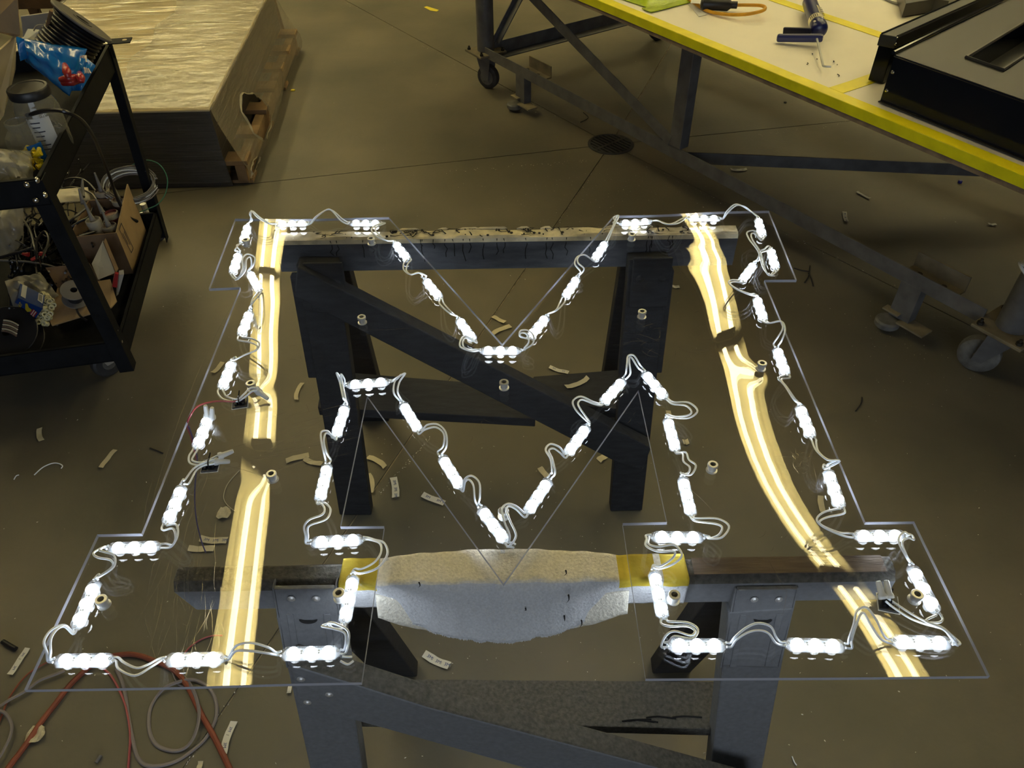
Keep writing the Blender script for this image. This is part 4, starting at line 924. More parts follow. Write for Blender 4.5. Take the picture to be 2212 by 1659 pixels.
tab0=UF+V((0,0,.012)); bm=NB(); prism(bm,[V((p.x,p.y,.822)) for p in (tab0-cb_*.005,tab0-cb_*.075,tab0-cb_*.075-ca_*.05,tab0-cb_*.005-ca_*.05)],(0,0,.003)); cyl(bm,tab0-cb_*.005-ca_*.025+V((0,0,-.05)),tab0-cb_*.005-ca_*.025+V((0,0,.003)),.004,6); obj('handle_tab',bm,'steel_black',CT)
bm=NB(); q=tab0-cb_*.055-ca_*.025; cyl(bm,(q.x,q.y,.8255),(q.x,q.y,.8262),.0075,12); obj('tab_hole',bm,'cardboard_pale',CT)
rn=-cb_; nn=-ca_
for u,v,p0,n in ((98,421,UN-cb_*.0052,rn),(81,389,UN-cb_*.0052,rn),(58,400,UN-ca_*.0052,nn),(77,433,UN-ca_*.0052,nn),(252,714,LN-cb_*.0052,rn),(262,738,LN-cb_*.0052,rn),(231,729,LN-ca_*.0052,nn),(244,752,LN-ca_*.0052,nn)):
    h=hit(u,v,p0,n); bm=NB(); lathe(bm,[(0,.0045),(.005,.0035),(.008,0),(.008,-.002)],h,n,10); obj('bolt',bm,'rivet_bright',CT,smooth=True)
def cart_caster(p,ang):
    w_=V((math.cos(ang),math.sin(ang),0)); s_=V((-w_.y,w_.x,0)); c=V((p.x,p.y,.052))
    bm=NB(); lathe(bm,[(.012,-.016),(.044,-.016),(.051,-.010),(.052,0),(.051,.010),(.044,.016),(.012,.016)],c,s_,24); wh=obj('caster_wheel',bm,'caster_rubber',CT,smooth=True)
    bm=NB(); lathe(bm,[(0,-.019),(.010,-.019),(.012,-.0165),(.034,-.0155),(.034,.0155),(.012,.0165),(.010,.019),(0,.019)],c,s_,16); h=obj('caster_hub',bm,'caster_grey',CT,smooth=True)
    bm=NB()
    for s in (-1,1): prism(bm,[c+s_*s*.021+V((0,0,.075))-w_*.03,c+s_*s*.021+V((0,0,.075))+w_*.03,c+s_*s*.021+w_*.011,c+s_*s*.021-w_*.011],s_*s*.003)
    box(bm,c+V((0,0,.075)),(.07,.06,.005),Matrix((w_,s_,V((0,0,1)))).transposed()); cyl(bm,c+V((0,0,.075)),c+V((0,0,.122)),.012,10); obj('caster_fork',bm,'zinc',CT)
for (u,v,z,a) in ((243,806,0,.9),(339,522,0,.35)): cart_caster(U(u,v,z),a)
cart_caster(LN+cb_*(WC-.06)+ca_*.06,.4); cart_caster(LF+cb_*(WC-.06)-ca_*.06,1.2)
# --- upper shelf contents
SPL=thing('cable_spool','grey flanged spool of thick black cable tilted on the upper cart shelf','spool',U(150,110,.75))
sp_top=U(177,47,.945); dl_=ray(179,44).normalized(); sa_=_R*.52+_U*.85; sa_=(sa_-dl_*(sa_.dot(dl_)+.13)).normalized(); SR=.089; SH=.165
sp_b=sp_top-sa_*SH
for t,nm in ((0,'flange'),(SH,'flange')):
    bm=NB(); lathe(bm,[(.020,-.004),(SR,-.004),(SR+.002,0),(SR,.004),(.020,.004),(.020,-.004)],sp_b+sa_*t,sa_,36); obj(nm,bm,'spool_grey',SPL,smooth=True)
pr=[]
for k in range(13*6+1):
    z=.006+(SH-.012)*k/78; pr.append((SR*.80+.006*abs(math.sin(math.pi*k/6))-.010*(z/SH)*0,z))
bm=NB(); lathe(bm,pr,sp_b,sa_,40); obj('cable_winding',bm,'black_cable',SPL,smooth=True)
bm=NB(); lathe(bm,[(.020,-.006),(.028,-.006),(.028,SH+.006),(.020,SH+.006),(.020,-.006)],sp_b,sa_,20); obj('core',bm,'spool_grey',SPL,smooth=True)
def patch(cor,zs,bulge,wr,nu=20,nv=14,seed=0,n=None):
    c=[U(u,v,z) for (u,v),z in zip(cor,zs)]; r=random.Random(seed); ph=[r.uniform(0,6) for _ in range(6)]; nrm=n or (c[1]-c[0]).cross(c[3]-c[0]).normalized()
    if nrm.dot(CAM-c[0])<0: nrm=-nrm
    def f(a,b):
        p=c[0]*(1-a)*(1-b)+c[1]*a*(1-b)+c[2]*a*b+c[3]*(1-a)*b; e=math.sin(math.pi*a)*math.sin(math.pi*b)
        return p+nrm*(bulge*e**.6+wr*(math.sin(11*a+ph[0]+5*b)+math.sin(17*b+ph[1]-6*a)+.6*math.sin(29*a-13*b+ph[2]))*(.35+e))
    return f
BB=thing('supply_bag','shiny blue plastic bag with red wire connectors inside on the upper cart shelf','bag',U(110,160,.76))
bm=NB(); grid(bm,patch([(38,82),(188,106),(150,208),(56,132)],[.93,.90,.80,.87],.03,.0030,26,20,3),26,20); o=obj('bag_film',bm,'bag_blue',BB,smooth=True); o.modifiers.new('t','SOLIDIFY').thickness=.0015
bm=NB(); grid(bm,patch([(172,112),(207,142),(176,196),(146,196)],[.90,.86,.81,.81],.02,.003,14,12,5),14,12); obj('bag_corner',bm,'bag_blue',BB,smooth=True)
bm=NB(); grid(bm,patch([(33,78),(52,84),(60,126),(44,132)],[.945,.94,.885,.885],.008,.001,8,8,8),8,8); obj('folded_seal',bm,'bag_blue',BB,smooth=True)
for (u0,v0,z0,u1,v1,z1_) in ((140,140,.90,148,168,.885),(130,172,.875,172,166,.87),(134,180,.865,176,172,.86),(172,158,.875,176,178,.87)):
    bm=NB(); tube(bm,[U(u0,v0,z0),U((u0+u1)/2,(v0+v1)/2,(z0+z1_)/2+.006),U(u1,v1,z1_)],lambda t:.012-.005*abs(t-.5)*2,10,5); obj('red_connector',bm,'bag_red',BB,smooth=True)
bm=NB(); c0=U(184,120,.905); 
for k in range(3): tube(bm,[U(173+k*4,124+k,.908),U(180+k*3,120,.912),U(186,128+k*3,.905)],.0016,5,3)
obj('printed_emblem',bm,'flag_white',BB)
bm=NB()
for k in range(3): tube(bm,[U(182+k*4,146+k,.888),U(186+k*5,158,.878)],.0022,5,1)
obj('printed_stripe',bm,'flag_white',BB)
JT=.925
JAR=thing('storage_jar','large clear plastic jar with a black screw lid on the upper cart shelf','jar',U(86,290,UPF))
jc=U(58,187,JT); jc0=V((jc.x,jc.y,UPF+.004)); JR=.054; JH=JT-UPF-.004
bm=NB(); 
lathe(bm,[(JR-.008,.004),(JR,.012),(JR+.002,.03),(JR+.002,JH-.055),(JR-.004,JH-.038),(JR-.009,JH-.026),(JR-.009,JH-.006)],jc0,n=36); obj('jar_body',bm,'jar_plastic',JAR,smooth=True)
bm=NB(); lathe(bm,[(JR-.004,JH-.024),(JR-.003,JH-.022),(JR-.003,JH-.004),(JR-.006,JH),(JR-.012,JH),(JR-.014,JH-.002),(0,JH-.002)],jc0,n=40); obj('lid',bm,'lid_black',JAR,smooth=True)
def cyl_patch(c,r,th0,th1,z0,z1_,nm,mt_,T,n=10):
    bm=NB(); grid(bm,lambda a,b:c+V((r*math.cos(th0+(th1-th0)*a),r*math.sin(th0+(th1-th0)*a),z0+(z1_-z0)*b)),n,4); return obj(nm,bm,mt_,T,smooth=True)
cyl_patch(jc0,JR+.003,math.radians(-95),math.radians(-38),.015,.115,'paper_label','label_white',JAR)
bm=NB(); rr=random.Random(4)
for k in range(7):
    z=.105-k*.012; th=math.radians(-88); L=rr.uniform(.3,.75)
    grid(bm,lambda a,b:jc0+V(((JR+.0036)*math.cos(th+L*a),(JR+.0036)*math.sin(th+L*a),z-.003*b)),4,1)
obj('label_print',bm,'print_dark',JAR,kind='stuff')
bm=NB()
for _ in range(60):
    a=rr.uniform(0,6.28); r_=rr.uniform(0,JR-.014); p=jc0+V((r_*math.cos(a),r_*math.sin(a),rr.uniform(.012,.075))); d=V((rr.gauss(0,1),rr.gauss(0,1),rr.gauss(0,1))).normalized(); cyl(bm,p-d*.006,p+d*.006,.0022,6)
obj('contents',bm,'nozzle_grey',JAR,kind='stuff')
J2T=.862
J2=thing('open_jar','small clear plastic jar without a lid holding yellow connectors on the cart','jar',U(62,350,UPF))
c2=U(35,262,J2T); c20=V((c2.x,c2.y,UPF+.004)); h2=J2T-UPF-.004
bm=NB(); lathe(bm,[(.040,.002),(.046,.008),(.046,h2-.048),(.043,h2-.036),(.028,h2-.018),(.0275,h2-.012),(.0305,h2-.010),(.0305,h2-.004),(.028,h2)],c20,n=10); obj('jar_body',bm,'jar_plastic',J2)
bm=NB(); lathe(bm,[(.0275,h2-.003),(.0295,h2+.001),(.0265,h2+.001),(.026,h2-.003)],c20,n=28); obj('rim',bm,'jar_plastic',J2,smooth=True)
cyl_patch(c20,.0465,math.radians(-62),math.radians(-12),.012,.065,'blue_label','label_blue',J2,8)
cyl_patch(c20,.0468,math.radians(-50),math.radians(-36),.026,.044,'white_print','label_white',J2,4)
YN=[]
YNL=['topmost left', 'topmost right', 'upper left', 'upper right', 'middle left', 'middle', 'middle right', 'lower left', 'lowest right', 'outermost left', 'lowest left', 'outermost right']
def small_nut(p,d,mt_,lb,cat,grp,store,nm):
    if not store:
        T=thing(nm,lb,cat,p,grp); bm=NB(); lathe(bm,[(0,0),(.0075,0),(.008,.003),(.0065,.008),(.005,.020),(.003,.022),(0,.022)],n=10); obj('cap',bm,mt_,T,local=True,smooth=True)
        bm=NB(); prism(bm,[(-.011,-.0012,.002),(.011,-.0012,.002),(.007,-.0012,.011),(-.007,-.0012,.011)],(0,.0024,0)); obj('wing',bm,mt_,T,local=True)
    else: T=copytree(store[0]); T['label']=lb; T.location=p
    T.rotation_mode='QUATERNION'; T.rotation_quaternion=V(d).to_track_quat('Z','Y'); store.append(T); return T
for k,(u,v,z) in enumerate(((62,318,.80),(75,320,.80),(70,334,.79),(84,336,.79),(60,338,.785),(76,348,.775),(88,350,.775),(66,354,.77),(80,362,.765),(58,326,.785),(70,366,.762),(88,330,.80))):
    small_nut(U(u,v,z),(rr.gauss(0,1),rr.gauss(0,1),rr.gauss(0,.6)),'nut_yellow',('%s yellow winged wire connector of the heap by the small open jar'%YNL[k]),'wire nut','yellow wire connectors on the cart',YN,'wire_connector')
PB=thing('plastic_bag','crumpled clear plastic bag on the near corner of the upper cart shelf','bag',U(30,370,UPF))
bm=NB(); grid(bm,patch([(-40,318),(66,326),(74,388),(-40,396)],[.85,.80,.765,.78],.045,.006,26,20,9),26,20); obj('film',bm,'bag_film',PB,smooth=True)
bm=NB(); grid(bm,patch([(-10,330),(60,340),(40,392),(-20,392)],[.84,.80,.77,.77],.055,.007,20,14,12),20,14); obj('film_fold',bm,'bag_film',PB,smooth=True)
BX=thing('carton','open cardboard carton with pale sides at the back left of the upper cart shelf','box',U(10,160,UPF))
def wallp(T,pts,mt_,nm='panel',th=.004):
    p=[U(u,v,z) for u,v,z in pts]; n=(p[1]-p[0]).cross(p[2]-p[0]).normalized(); return obj(nm,prism(NB(),p,n*th),mt_,T)
wallp(BX,[(-30,135,1.0),(35,78,1.0),(34,150,.86),(8,250,.80),(-30,300,.76)],'cardboard_pale')
wallp(BX,[(-30,60,1.02),(35,77,1.0),(44,72,1.02),(38,-10,1.12),(-30,-40,1.12)],'cardboard')
wallp(BX,[(45,36,.89),(118,26,.89),(128,82,.80),(52,92,.80)],'box_white')
wallp(BX,[(42,98,.90),(60,62,.93),(86,64,.93),(70,96,.90)],'label_white','carton_flap')
ST=thing('wooden_stick','thin wooden stick standing up behind the blue bag on the cart','stick',U(90,96,.9))
obj('shaft',tube(NB(),[U(91,100,.90),U(100,66,.94),U(111,23,1.0)],.005,7,2),'pallet_wood',ST,smooth=True)
YW=thing('thin_wire','thin pale yellow wire bent in an arch beside the black spool','wire',U(90,60,.9)); obj('strand',tube(NB(),[U(73,66,.93),U(80,55,.95),U(95,55,.95),U(110,66,.93),U(122,78,.91)],.0022,6),'tube_cream',YW,smooth=True)
BC=thing('hanging_cable','black cable arching over the cart side from the upper shelf down to the lower shelf','cable',U(62,248,.87))
obj('jacket',tube(NB(),[U(58,250,.868),U(85,242,.88),U(115,238,.895),U(146,243,.89),U(178,262,.84),U(203,298,.74),U(220,338,.62),U(237,382,.50),U(250,420,.42),U(264,450,.36),U(280,470,.31),U(296,478,.275)],.0055,8),'black_cable',BC,smooth=True)
# --- lower shelf contents
CB=thing('cartridge_box','open brown cardboard box holding sealant cartridges on the lower cart shelf','box',U(210,540,LOF))
zt_=.36
RN_,LN2,RF_=U(252,503,.345),U(150,513,.345),U(287,425,.345); LF_=LN2+(RF_-RN_)
def wall2(T,p,q,mt_,z0=LOF+.004,dz=0,nm='panel'):
    n=V((-(q-p).y,(q-p).x,0)).normalized()*.004; return obj(nm,prism(NB(),[V((p.x,p.y,z0)),V((q.x,q.y,z0)),q+V((0,0,dz)),p],n),mt_,T)
wall2(CB,RN_,RF_,'cardboard',dz=.05); wall2(CB,LN2,RN_,'cardboard_dark'); wall2(CB,LN2,LF_,'cardboard_dark'); wall2(CB,LF_,RF_,'cardboard_dark')
bm=NB()
for q in (((262,482),(288,536)),((288,536),(284,546)),((262,482),(258,496)),((258,496),(284,546)),((268,500),(281,528)),((265,504),(277,528))):
    n=(RF_-RN_).cross(V((0,0,1))).normalized(); P_=[hit(u,v,RN_,n) for u,v in q]; off=(CAM-P_[0]).normalized()*.008; bar(bm,P_[0]+off,P_[1]+off,.0022,.0008,up=n)
obj('printed_mark',bm,'print_dark',CB,kind='stuff')
def cartridge(u,v,z,tilt,mt_,noz,lb,L=.145,r=.024):
    top=U(u,v,z); a=V(tilt).normalized(); b=top-a*L; T=thing('sealant_cartridge',lb,'cartridge',(b.x,b.y,b.z),'sealant cartridges on the lower shelf')
    bm=NB(); lathe(bm,[(r*.9,0),(r,.003),(r,L-.006),(r*.99,L),(r*.86,L),(r*.82,L-.006),(0,L-.007)],b,a,20); obj('barrel',bm,mt_,T,smooth=True)
    bm=NB(); lathe(bm,[(r+.0006,L-.018),(r+.0012,L-.016),(r+.0012,L-.002),(r*.9,L+.001)],b,a,20); obj('end_ring',bm,'tube_cream',T,smooth=True)
    if noz:
        bm=NB(); lathe(bm,[(.010,L-.007),(.009,L+.006),(.0065,L+.012),(.003,L+.075*noz),(0,L+.076*noz)],b,a,12); obj('nozzle',bm,'nozzle_grey' if noz<1.1 else 'rubber_black',T,smooth=True)
cartridge(219,411,.365,(.02,.0,1),'tube_brown',.9,'sealant cartridge with a dark nozzle, farthest in the lower shelf box')
cartridge(256,430,.36,(.02,.0,1),'tube_brown',.6,'sealant cartridge with a pale flat cap nearest the grey wire coil')
cartridge(200,474,.36,(-.05,0,1),'tube_cream',1.0,'pale sealant cartridge with an upright cone nozzle, nearest of the cartridges')
cartridge(238,459,.345,(-.06,0,1),'tube_red',0,'sealant cartridge with a red label leaning in the box')
cartridge(234,486,.335,(-.03,.02,1),'tube_brown',.7,'sealant cartridge at the near right corner of the lower shelf box')
for i,(u0,v0,u1,v1,z0) in enumerate(((180,440,170,408,.37),(178,425,178,385,.38),(222,460,206,428,.37))):
    T=thing('loose_nozzle',('grey cone nozzle leaning left among the cartridges','tall grey nozzle standing behind the cartridges','grey nozzle leaning right between the cartridges')[i],'nozzle',U(u0,v0,z0),'loose nozzles on the lower shelf'); obj('cone',tube(NB(),[U(u0,v0,z0),U((u0+u1)/2,(v0+v1)/2,z0+.02),U(u1,v1,z0+.045)],lambda t:.009*(1-.75*t),9,3),'nozzle_grey',T,smooth=True)
PK=thing('flat_package','flat pale package in clear film behind the cartridges on the lower shelf','package',U(150,420,.3)); 
bm=NB(); grid(bm,patch([(108,410),(190,404),(196,432),(120,438)],[.35,.35,.335,.335],.006,.0015,14,8,2),14,8); obj('wrapper',bm,'bag_film',PK,smooth=True)
wallp(PK,[(110,410,.345),(188,405,.345),(194,431,.331),(122,437,.331)],'cardboard_pale','card')
def coil(nm,lb,u,v,z,R1,turns,mts,thick,sq=.62,seed=1,grp=None,tilt=(0,0,1)):
    T=thing(nm,lb,'wire coil',U(u,v,z),grp); c=U(u,v,z); r_=random.Random(seed); q=V(tilt).to_track_quat('Z','Y').to_matrix()
    for k,mt_ in enumerate(mts):
        pts=[]; ph=r_.uniform(0,6)
        for i in range(turns*12):
            a=2*math.pi*i/12; rr_=R1*(1+.10*math.sin(a*.37+ph)+.05*math.sin(a*1.7+ph)); pts.append(c+q@V((rr_*math.cos(a),rr_*.85*math.sin(a),.012+.010*math.sin(a*.5+ph)+k*.006+.004*i/12)))
        obj('strand',tube(NB(),pts,thick,6,2),mt_,T,smooth=True)
    return T
coil('wire_coil','loose coil of grey and white wires at the far corner of the lower shelf',284,412,.33,.085,3,('wire_grey','wire_white','cable_grey','cable_grey'),.0026,seed=4,tilt=(.25,-.35,1))
GW=thing('green_wire','thin green wire looping out beyond the far cart post','wire',U(300,430,.3)); obj('strand',tube(NB(),[U(268,372,.36),U(290,354,.40),U(318,346,.41),U(345,356,.39),U(361,384,.35),U(358,416,.31),U(342,440,.285),U(318,452,.27),U(296,460,.26)],.0020,6),'cable_green',GW,smooth=True)
TG=thing('cable_tangle','tangled heap of black cables on the lower cart shelf','cables',U(90,520,LOF)); TG['kind']='stuff'
r_=random.Random(21)
bm=NB()
for k in range(64):
    u,v=r_.uniform(48,150),r_.uniform(448,600); pts=[]; a=r_.uniform(0,6); 
    for i in range(7):
        pts.append(U(min(200,max(20,u)),v,LOF+.01+r_.uniform(.0,.13))); a+=r_.uniform(-.9,.9); u+=20*math.cos(a); v+=22*math.sin(a)
    tube(bm,pts,r_.choice((.0022,.0028,.0036)),6,5)
obj('cable_tangle_strands',bm,'black_cable',TG,smooth=True,kind='stuff')
bm=NB()
for P_ in ([(118,400),(150,386),(180,388),(205,410),(222,440),(228,470),(214,495),(170,510)],[(120,412),(160,405),(200,420),(215,450)],[(48,470),(66,500),(76,540),(80,560)],[(135,490),(160,470),(185,450)],[(140,500),(170,480),(190,470),(200,450)],[(0,556),(40,545),(70,535)],[(90,560),(105,520),(96,500),(80,520),(80,548)]):
    tube(bm,[U(u,v,.33+.02*math.sin(i)) for i,(u,v) in enumerate(P_)],.0042,6)
obj('loose_cable',bm,'black_cable',TG,smooth=True,kind='stuff')
GC=thing('grey_cable','thin grey cable lying across the lower cart shelf','cable',U(60,567,.27)); obj('jacket',tube(NB(),[U(-10,562,.30),U(40,564,.30),U(80,568,.295),U(115,576,.29),U(150,588,.28)],.0032,6),'cable_grey',GC,smooth=True)
RN=[]
for p,d,lb in ((U(62,550,.30),(-1,.1,.1),'red wire nut pointing left on the black cable tangle'),(U(80,556,.30),(-.5,-.9,.1),'red wire nut pointing towards the camera on the black cable tangle'),(U(88,548,.30),(.9,-.5,.1),'red wire nut pointing right on the black cable tangle')):
    small_nut(p,d,'nut_red',lb,'wire nut','red wire nuts on the cart',RN,'red_wire_nut')
PB2=thing('plastic_bag','clear plastic bag of supplies at the left edge of the lower cart shelf','bag',U(20,500,LOF)); bm=NB(); grid(bm,patch([(-30,446),(50,448),(52,545),(-30,560)],[.40,.38,.25,.27],.05,.006,22,18,31),22,18); obj('film',bm,'bag_film',PB2,smooth=True)
PB3=thing('plastic_bag','torn clear plastic bag spread behind the blue carton on the lower cart shelf','bag',U(80,620,LOF)); bm=NB(); grid(bm,patch([(10,606),(86,588),(128,640),(30,668)],[.33,.31,.28,.30],.02,.005,22,16,33),22,16); obj('film',bm,'bag_film',PB3,smooth=True)
OB=thing('open_carton','flattened open cardboard carton with a long flap on the lower cart shelf','box',U(180,640,LOF))
wallp(OB,[(98,578,.30),(192,568,.30),(216,606,.25),(124,622,.25)],'cardboard_dark')
wallp(OB,[(124,622,.252),(238,603,.252),(252,650,.235),(240,664,.235),(112,703,.225),(106,690,.228)],'cardboard','flap')
wallp(OB,[(222,520,.36),(251,588,.28),(212,604,.255),(198,570,.30)],'cardboard_pale')
wallp(OB,[(224,522,.362),(228,514,.366),(256,580,.285),(251,590,.28)],'cardboard_dark')
ES=thing('empty_spool','small empty grey spool lying on the cardboard flap','spool',U(165,645,.26)); c=U(163,645,.262); ax=V((.35,-.25,.9)).normalized()
for t in (0,.045):
    bm=NB(); lathe(bm,[(.010,-.0015),(.038,-.0015),(.039,0),(.038,.0015),(.010,.0015),(.010,-.0015)],c+ax*t,ax,28); obj('flange',bm,'cable_grey',ES,smooth=True)
bm=NB(); lathe(bm,[(.010,0),(.022,0),(.022,.045),(.010,.045),(.010,0)],c,ax,20); obj('core',bm,'lid_black',ES,smooth=True)
BL=thing('connector_box','dark blue carton of wire connectors with a yellow connector picture, lower cart shelf','box',U(60,690,LOF))
a,b,c,d=U(39,644,.335),U(92,667,.335),U(72,697,.25),U(17,674,.25); a2,b2=U(44,612,.335),U(97,638,.335); sh=(a2-a); c2_,d2=c+sh,d+sh
bm=NB(); vs_=[bm.verts.new(p) for p in (a,b,c,d,a2,b2,c2_,d2)]
for f_ in ((0,1,2,3),(0,4,5,1),(4,7,6,5),(3,2,6,7),(1,5,6,2),(0,3,7,4)): bm.faces.new([vs_[i] for i in f_])
obj('carton',bm,'box_blue',BL,bev=.001)
nf=(b-a).cross(d-a).normalized(); nf=nf if nf.dot(CAM-a)>0 else -nf; nt_=(b-a).cross(a2-a).normalized(); nt_=nt_ if nt_.dot(CAM-a)>0 else -nt_
def onf(s,t): return a+(b-a)*s+(d-a)*t+nf*.0008
def ont(s,t): return a+(b-a)*s+(a2-a)*t+nt_*.0008
def decal(pts,mt_,nm): obj(nm,prism(NB(),pts[0],pts[1]*.0004),mt_,BL)
decal(([ont(*q) for q in ((.10,.20),(.30,.16),(.30,.98),(.10,.98))],nt_),'label_white','price_label'); decal(([ont(*q) for q in ((.78,.38),(.98,.30),(.98,.86),(.78,.86))],nt_),'label_white','barcode_panel')
decal(([ont(*q)+nt_*.0005 for q in ((.81,.44),(.95,.38),(.95,.80),(.81,.80))],nt_),'print_grey','barcode')
decal(([onf(*q) for q in ((.36,.10),(.42,.06),(.56,.24),(.70,.28),(.72,.40),(.62,.50),(.50,.42))],nf),'wand_yellow','connector_picture')
for k,mt_ in enumerate(('bag_red','flag_white','bag_red','flag_white','bag_red')): decal(([onf(*q) for q in ((.72+.045*k,.22+.02*k),(.765+.045*k,.22+.02*k),(.80+.04*k,.80),(.755+.04*k,.80))],nf),mt_,'flag_stripe')
tm=text_mesh('WING-NUT',.016); o=obj('brand_text',tm,'nut_yellow',BL,local=True); xdir=(d-a).normalized(); 
xd=-(d-a).normalized(); yd=nf.cross(xd).normalized(); Mx=Matrix((xd,yd,nf)).transposed().to_4x4(); Mx.translation=onf(.24,.5)+nf*.0006-BL.location; o.matrix_local=Mx
SBN=thing('foam_rings','bundle of cream foam rings standing beside the blue carton on the lower cart shelf','rings',U(100,690,LOF)); SBN['kind']='stuff'
bm=NB(); r_=random.Random(8)
for k in range(46):
    u=r_.uniform(84,116); v=636+ (k/46)*66; z=.30-.055*(v-636)/66; u-= max(0,(v-665))*.45; p=U(u,v,z+r_.uniform(-.004,.004)); ax=V((r_.uniform(-.3,.9),-.8+r_.uniform(-.3,.3),r_.uniform(.2,.9))).normalized(); lathe(bm,[(.0045,-.008),(.0085,-.008),(.0085,.008),(.0045,.008),(.0045,-.008)],p,ax,10)
obj('foam_ring_pile',bm,'foam_cream',SBN,smooth=True,kind='stuff')
WS=thing('wire_spool','dark spool wound with striped wire at the near left of the lower cart shelf','spool',U(20,715,LOF)); c=U(14,718,.265); ax=V((.15,-.45,.88)).normalized()
bm=NB(); lathe(bm,[(.012,-.002),(.085,-.002),(.087,0),(.085,.002),(.012,.002),(.012,-.002)],c,ax,36); obj('flange',bm,'rubber_black',WS,smooth=True)
bm=NB(); lathe(bm,[(.012,-.002),(.085,-.002),(.087,0),(.085,.002),(.012,.002),(.012,-.002)],c-ax*.05,ax,36); obj('flange',bm,'rubber_black',WS,smooth=True)
for k in range(6):
    bm=NB(); P_=[U(8+i*6.2-k*.8,692+k*4.6+i*i*.42,.290-.003*k) for i in range(6)]; tube(bm,P_,.0026,6,3); obj('wire_turn',bm,('tube_cream','tube_brown')[k%2],WS,smooth=True)
SDR=thing('screwdriver','dark red handled screwdriver standing at the lower shelf corner','screwdriver',U(250,615,LOF)); obj('grip',tube(NB(),[U(248,620,.25),U(251,604,.27),U(254,590,.29)],.009,8,3),'bag_red',SDR,smooth=True)
NB1=thing('white_block','pale rectangular block standing behind the near cart post on the lower shelf','block',U(262,620,LOF)); wallp(NB1,[(258,594,.30),(268,592,.30),(256,636,.22),(251,640,.22)],'box_white','face',.02)
# ------------------------------------------------------------------ wrapped pallet load
PT=thing('pallet_load','stack of dark sheets on a wooden pallet wrapped in clear stretch film behind the cart','pallet',(-1.85,4.0,0))
HP=.36; T0,TLp,TFp=U(452,236,HP),U(190,242,HP),U(573,0,HP)
ex=(T0-TLp); ex.z=0; ex.normalize(); ey=V((-ex.y,ex.x,0)); fy=(TFp-T0); fy.z=0; LY=1.75; ey2=fy.normalized()
WX=1.15
def pp(a,b,z): p=T0-ex*a+ey2*b; return V((p.x,p.y,z))
# deck
for k in range(7):
    b=-.0+k*(LY-.10)/6; bm=NB(); prism(bm,[pp(-.10,b,.10),pp(-.10,b+.10,.10),pp(WX,b+.10,.10),pp(WX,b,.10)],(0,0,.022)); obj('deck_board',bm,'pallet_wood',PT,bev=.002)
for k in range(4):
    b=.02+k*(LY-.14)/3; bm=NB(); prism(bm,[pp(-.10,b,.004),pp(-.10,b+.10,.004),pp(WX,b+.10,.004),pp(WX,b,.004)],(0,0,.016)); obj('bottom_board',bm,'pallet_wood',PT,bev=.002)
for a in (-.085,.5,1.08):
    bm=NB(); prism(bm,[pp(a,.0,.020),pp(a,LY,.020),pp(a+.045,LY,.020),pp(a+.045,.0,.020)],(0,0,.080)); obj('stringer',bm,'pallet_wood',PT,bev=.002)
for k,(z0,z1_,in_) in enumerate(((.123,.17,.0),(.1702,.22,.002),(.2202,.27,.0005),(.2702,.318,.002),(.3182,.350,.001))):
    bm=NB(); prism(bm,[pp(in_,in_,z0),pp(in_,LY,z0),pp(WX,LY,z0),pp(WX,in_,z0)],(0,0,z1_-z0)); obj('sheet_stack',bm,'sheet_dark',PT)
bm=NB(); prism(bm,[pp(.002,.002,.350),pp(.002,LY,.350),pp(WX,LY,.350),pp(WX,.002,.350)],(0,0,.006)); obj('top_sheet',bm,'cardboard_pale',PT)
bm=NB(); prism(bm,[pp(-.012,-.004,.004),pp(WX,-.004,.004),pp(WX,-.004,.128),pp(-.004,-.004,.128)],ey2*.003); obj('front_sheet',bm,'sheet_dark',PT)
r_=random.Random(17); ph=[r_.uniform(0,6) for _ in range(9)]
def wtop(a,b):
    w_=.0035*(math.sin(6*a+22*b+ph[0])+math.sin(-4*a+41*b+ph[1])*.7+.6*math.sin(9*a+75*b+ph[2]))*min(1,8*min(a,1-a+.02,b+.02,1-b)); p=pp(-.004+a*(WX+.004),-.004+b*(LY+.004),HP+.004); p.z+=abs(w_); return p
bm=NB(); grid(bm,wtop,40,110); obj('wrap_top',bm,'wrap_top',PT,smooth=True)
bm=NB(); grid(bm,lambda a,b:pp(a*WX*.42,b*LY,HP+.010+.002*math.sin(30*b+12*a)) if a<.98 else pp(a*WX*.42+.02*math.sin(b*23),b*LY,HP+.006),10,60); obj('wrap_overlap',bm,'wrap_haze',PT,smooth=True)
for (b0,b1) in ((.0,.20),(.84,1.0)):
    bm=NB(); grid(bm,lambda a,b:pp(a*WX,(b0+(b1-b0)*b*(1+.25*math.sin(5*a+b0*9)*(b if b0<.5 else (1-b))))*LY,HP+.013+.003*math.sin(40*b+9*a)*math.sin(math.pi*b)),24,16); obj('wrap_overlap',bm,'wrap_haze',PT,smooth=True)
bm=NB(); rk=random.Random(6)
for _ in range(58):
    a0,b0=rk.uniform(.02,.75),rk.uniform(.03,.97); L=rk.uniform(.05,.32); sl=rk.uniform(.02,.10)+.06; pts=[pp((a0+L*k/5)*WX,(b0-sl*L*k/5*.7)*LY+rk.uniform(-.004,.004),HP+.012+.004*math.sin(math.pi*k/5)) for k in range(6)]
    tube(bm,pts,lambda t:.0024*math.sin(math.pi*min(.97,max(.03,t))),4,2,flat=1.6)
obj('creases',bm,'crease_glint',PT,smooth=True,kind='stuff')  # raised film creases, coloured near white to stand in for lamp highlights
bm=NB(); grid(bm,lambda a,b:pp(a*WX-.004,-.006-.004*math.sin(math.pi*b)-.0012*math.sin(50*b+7*a),HP+.003-b*(HP-.02)),30,30); obj('wrap_front',bm,'wrap_front',PT,smooth=True)
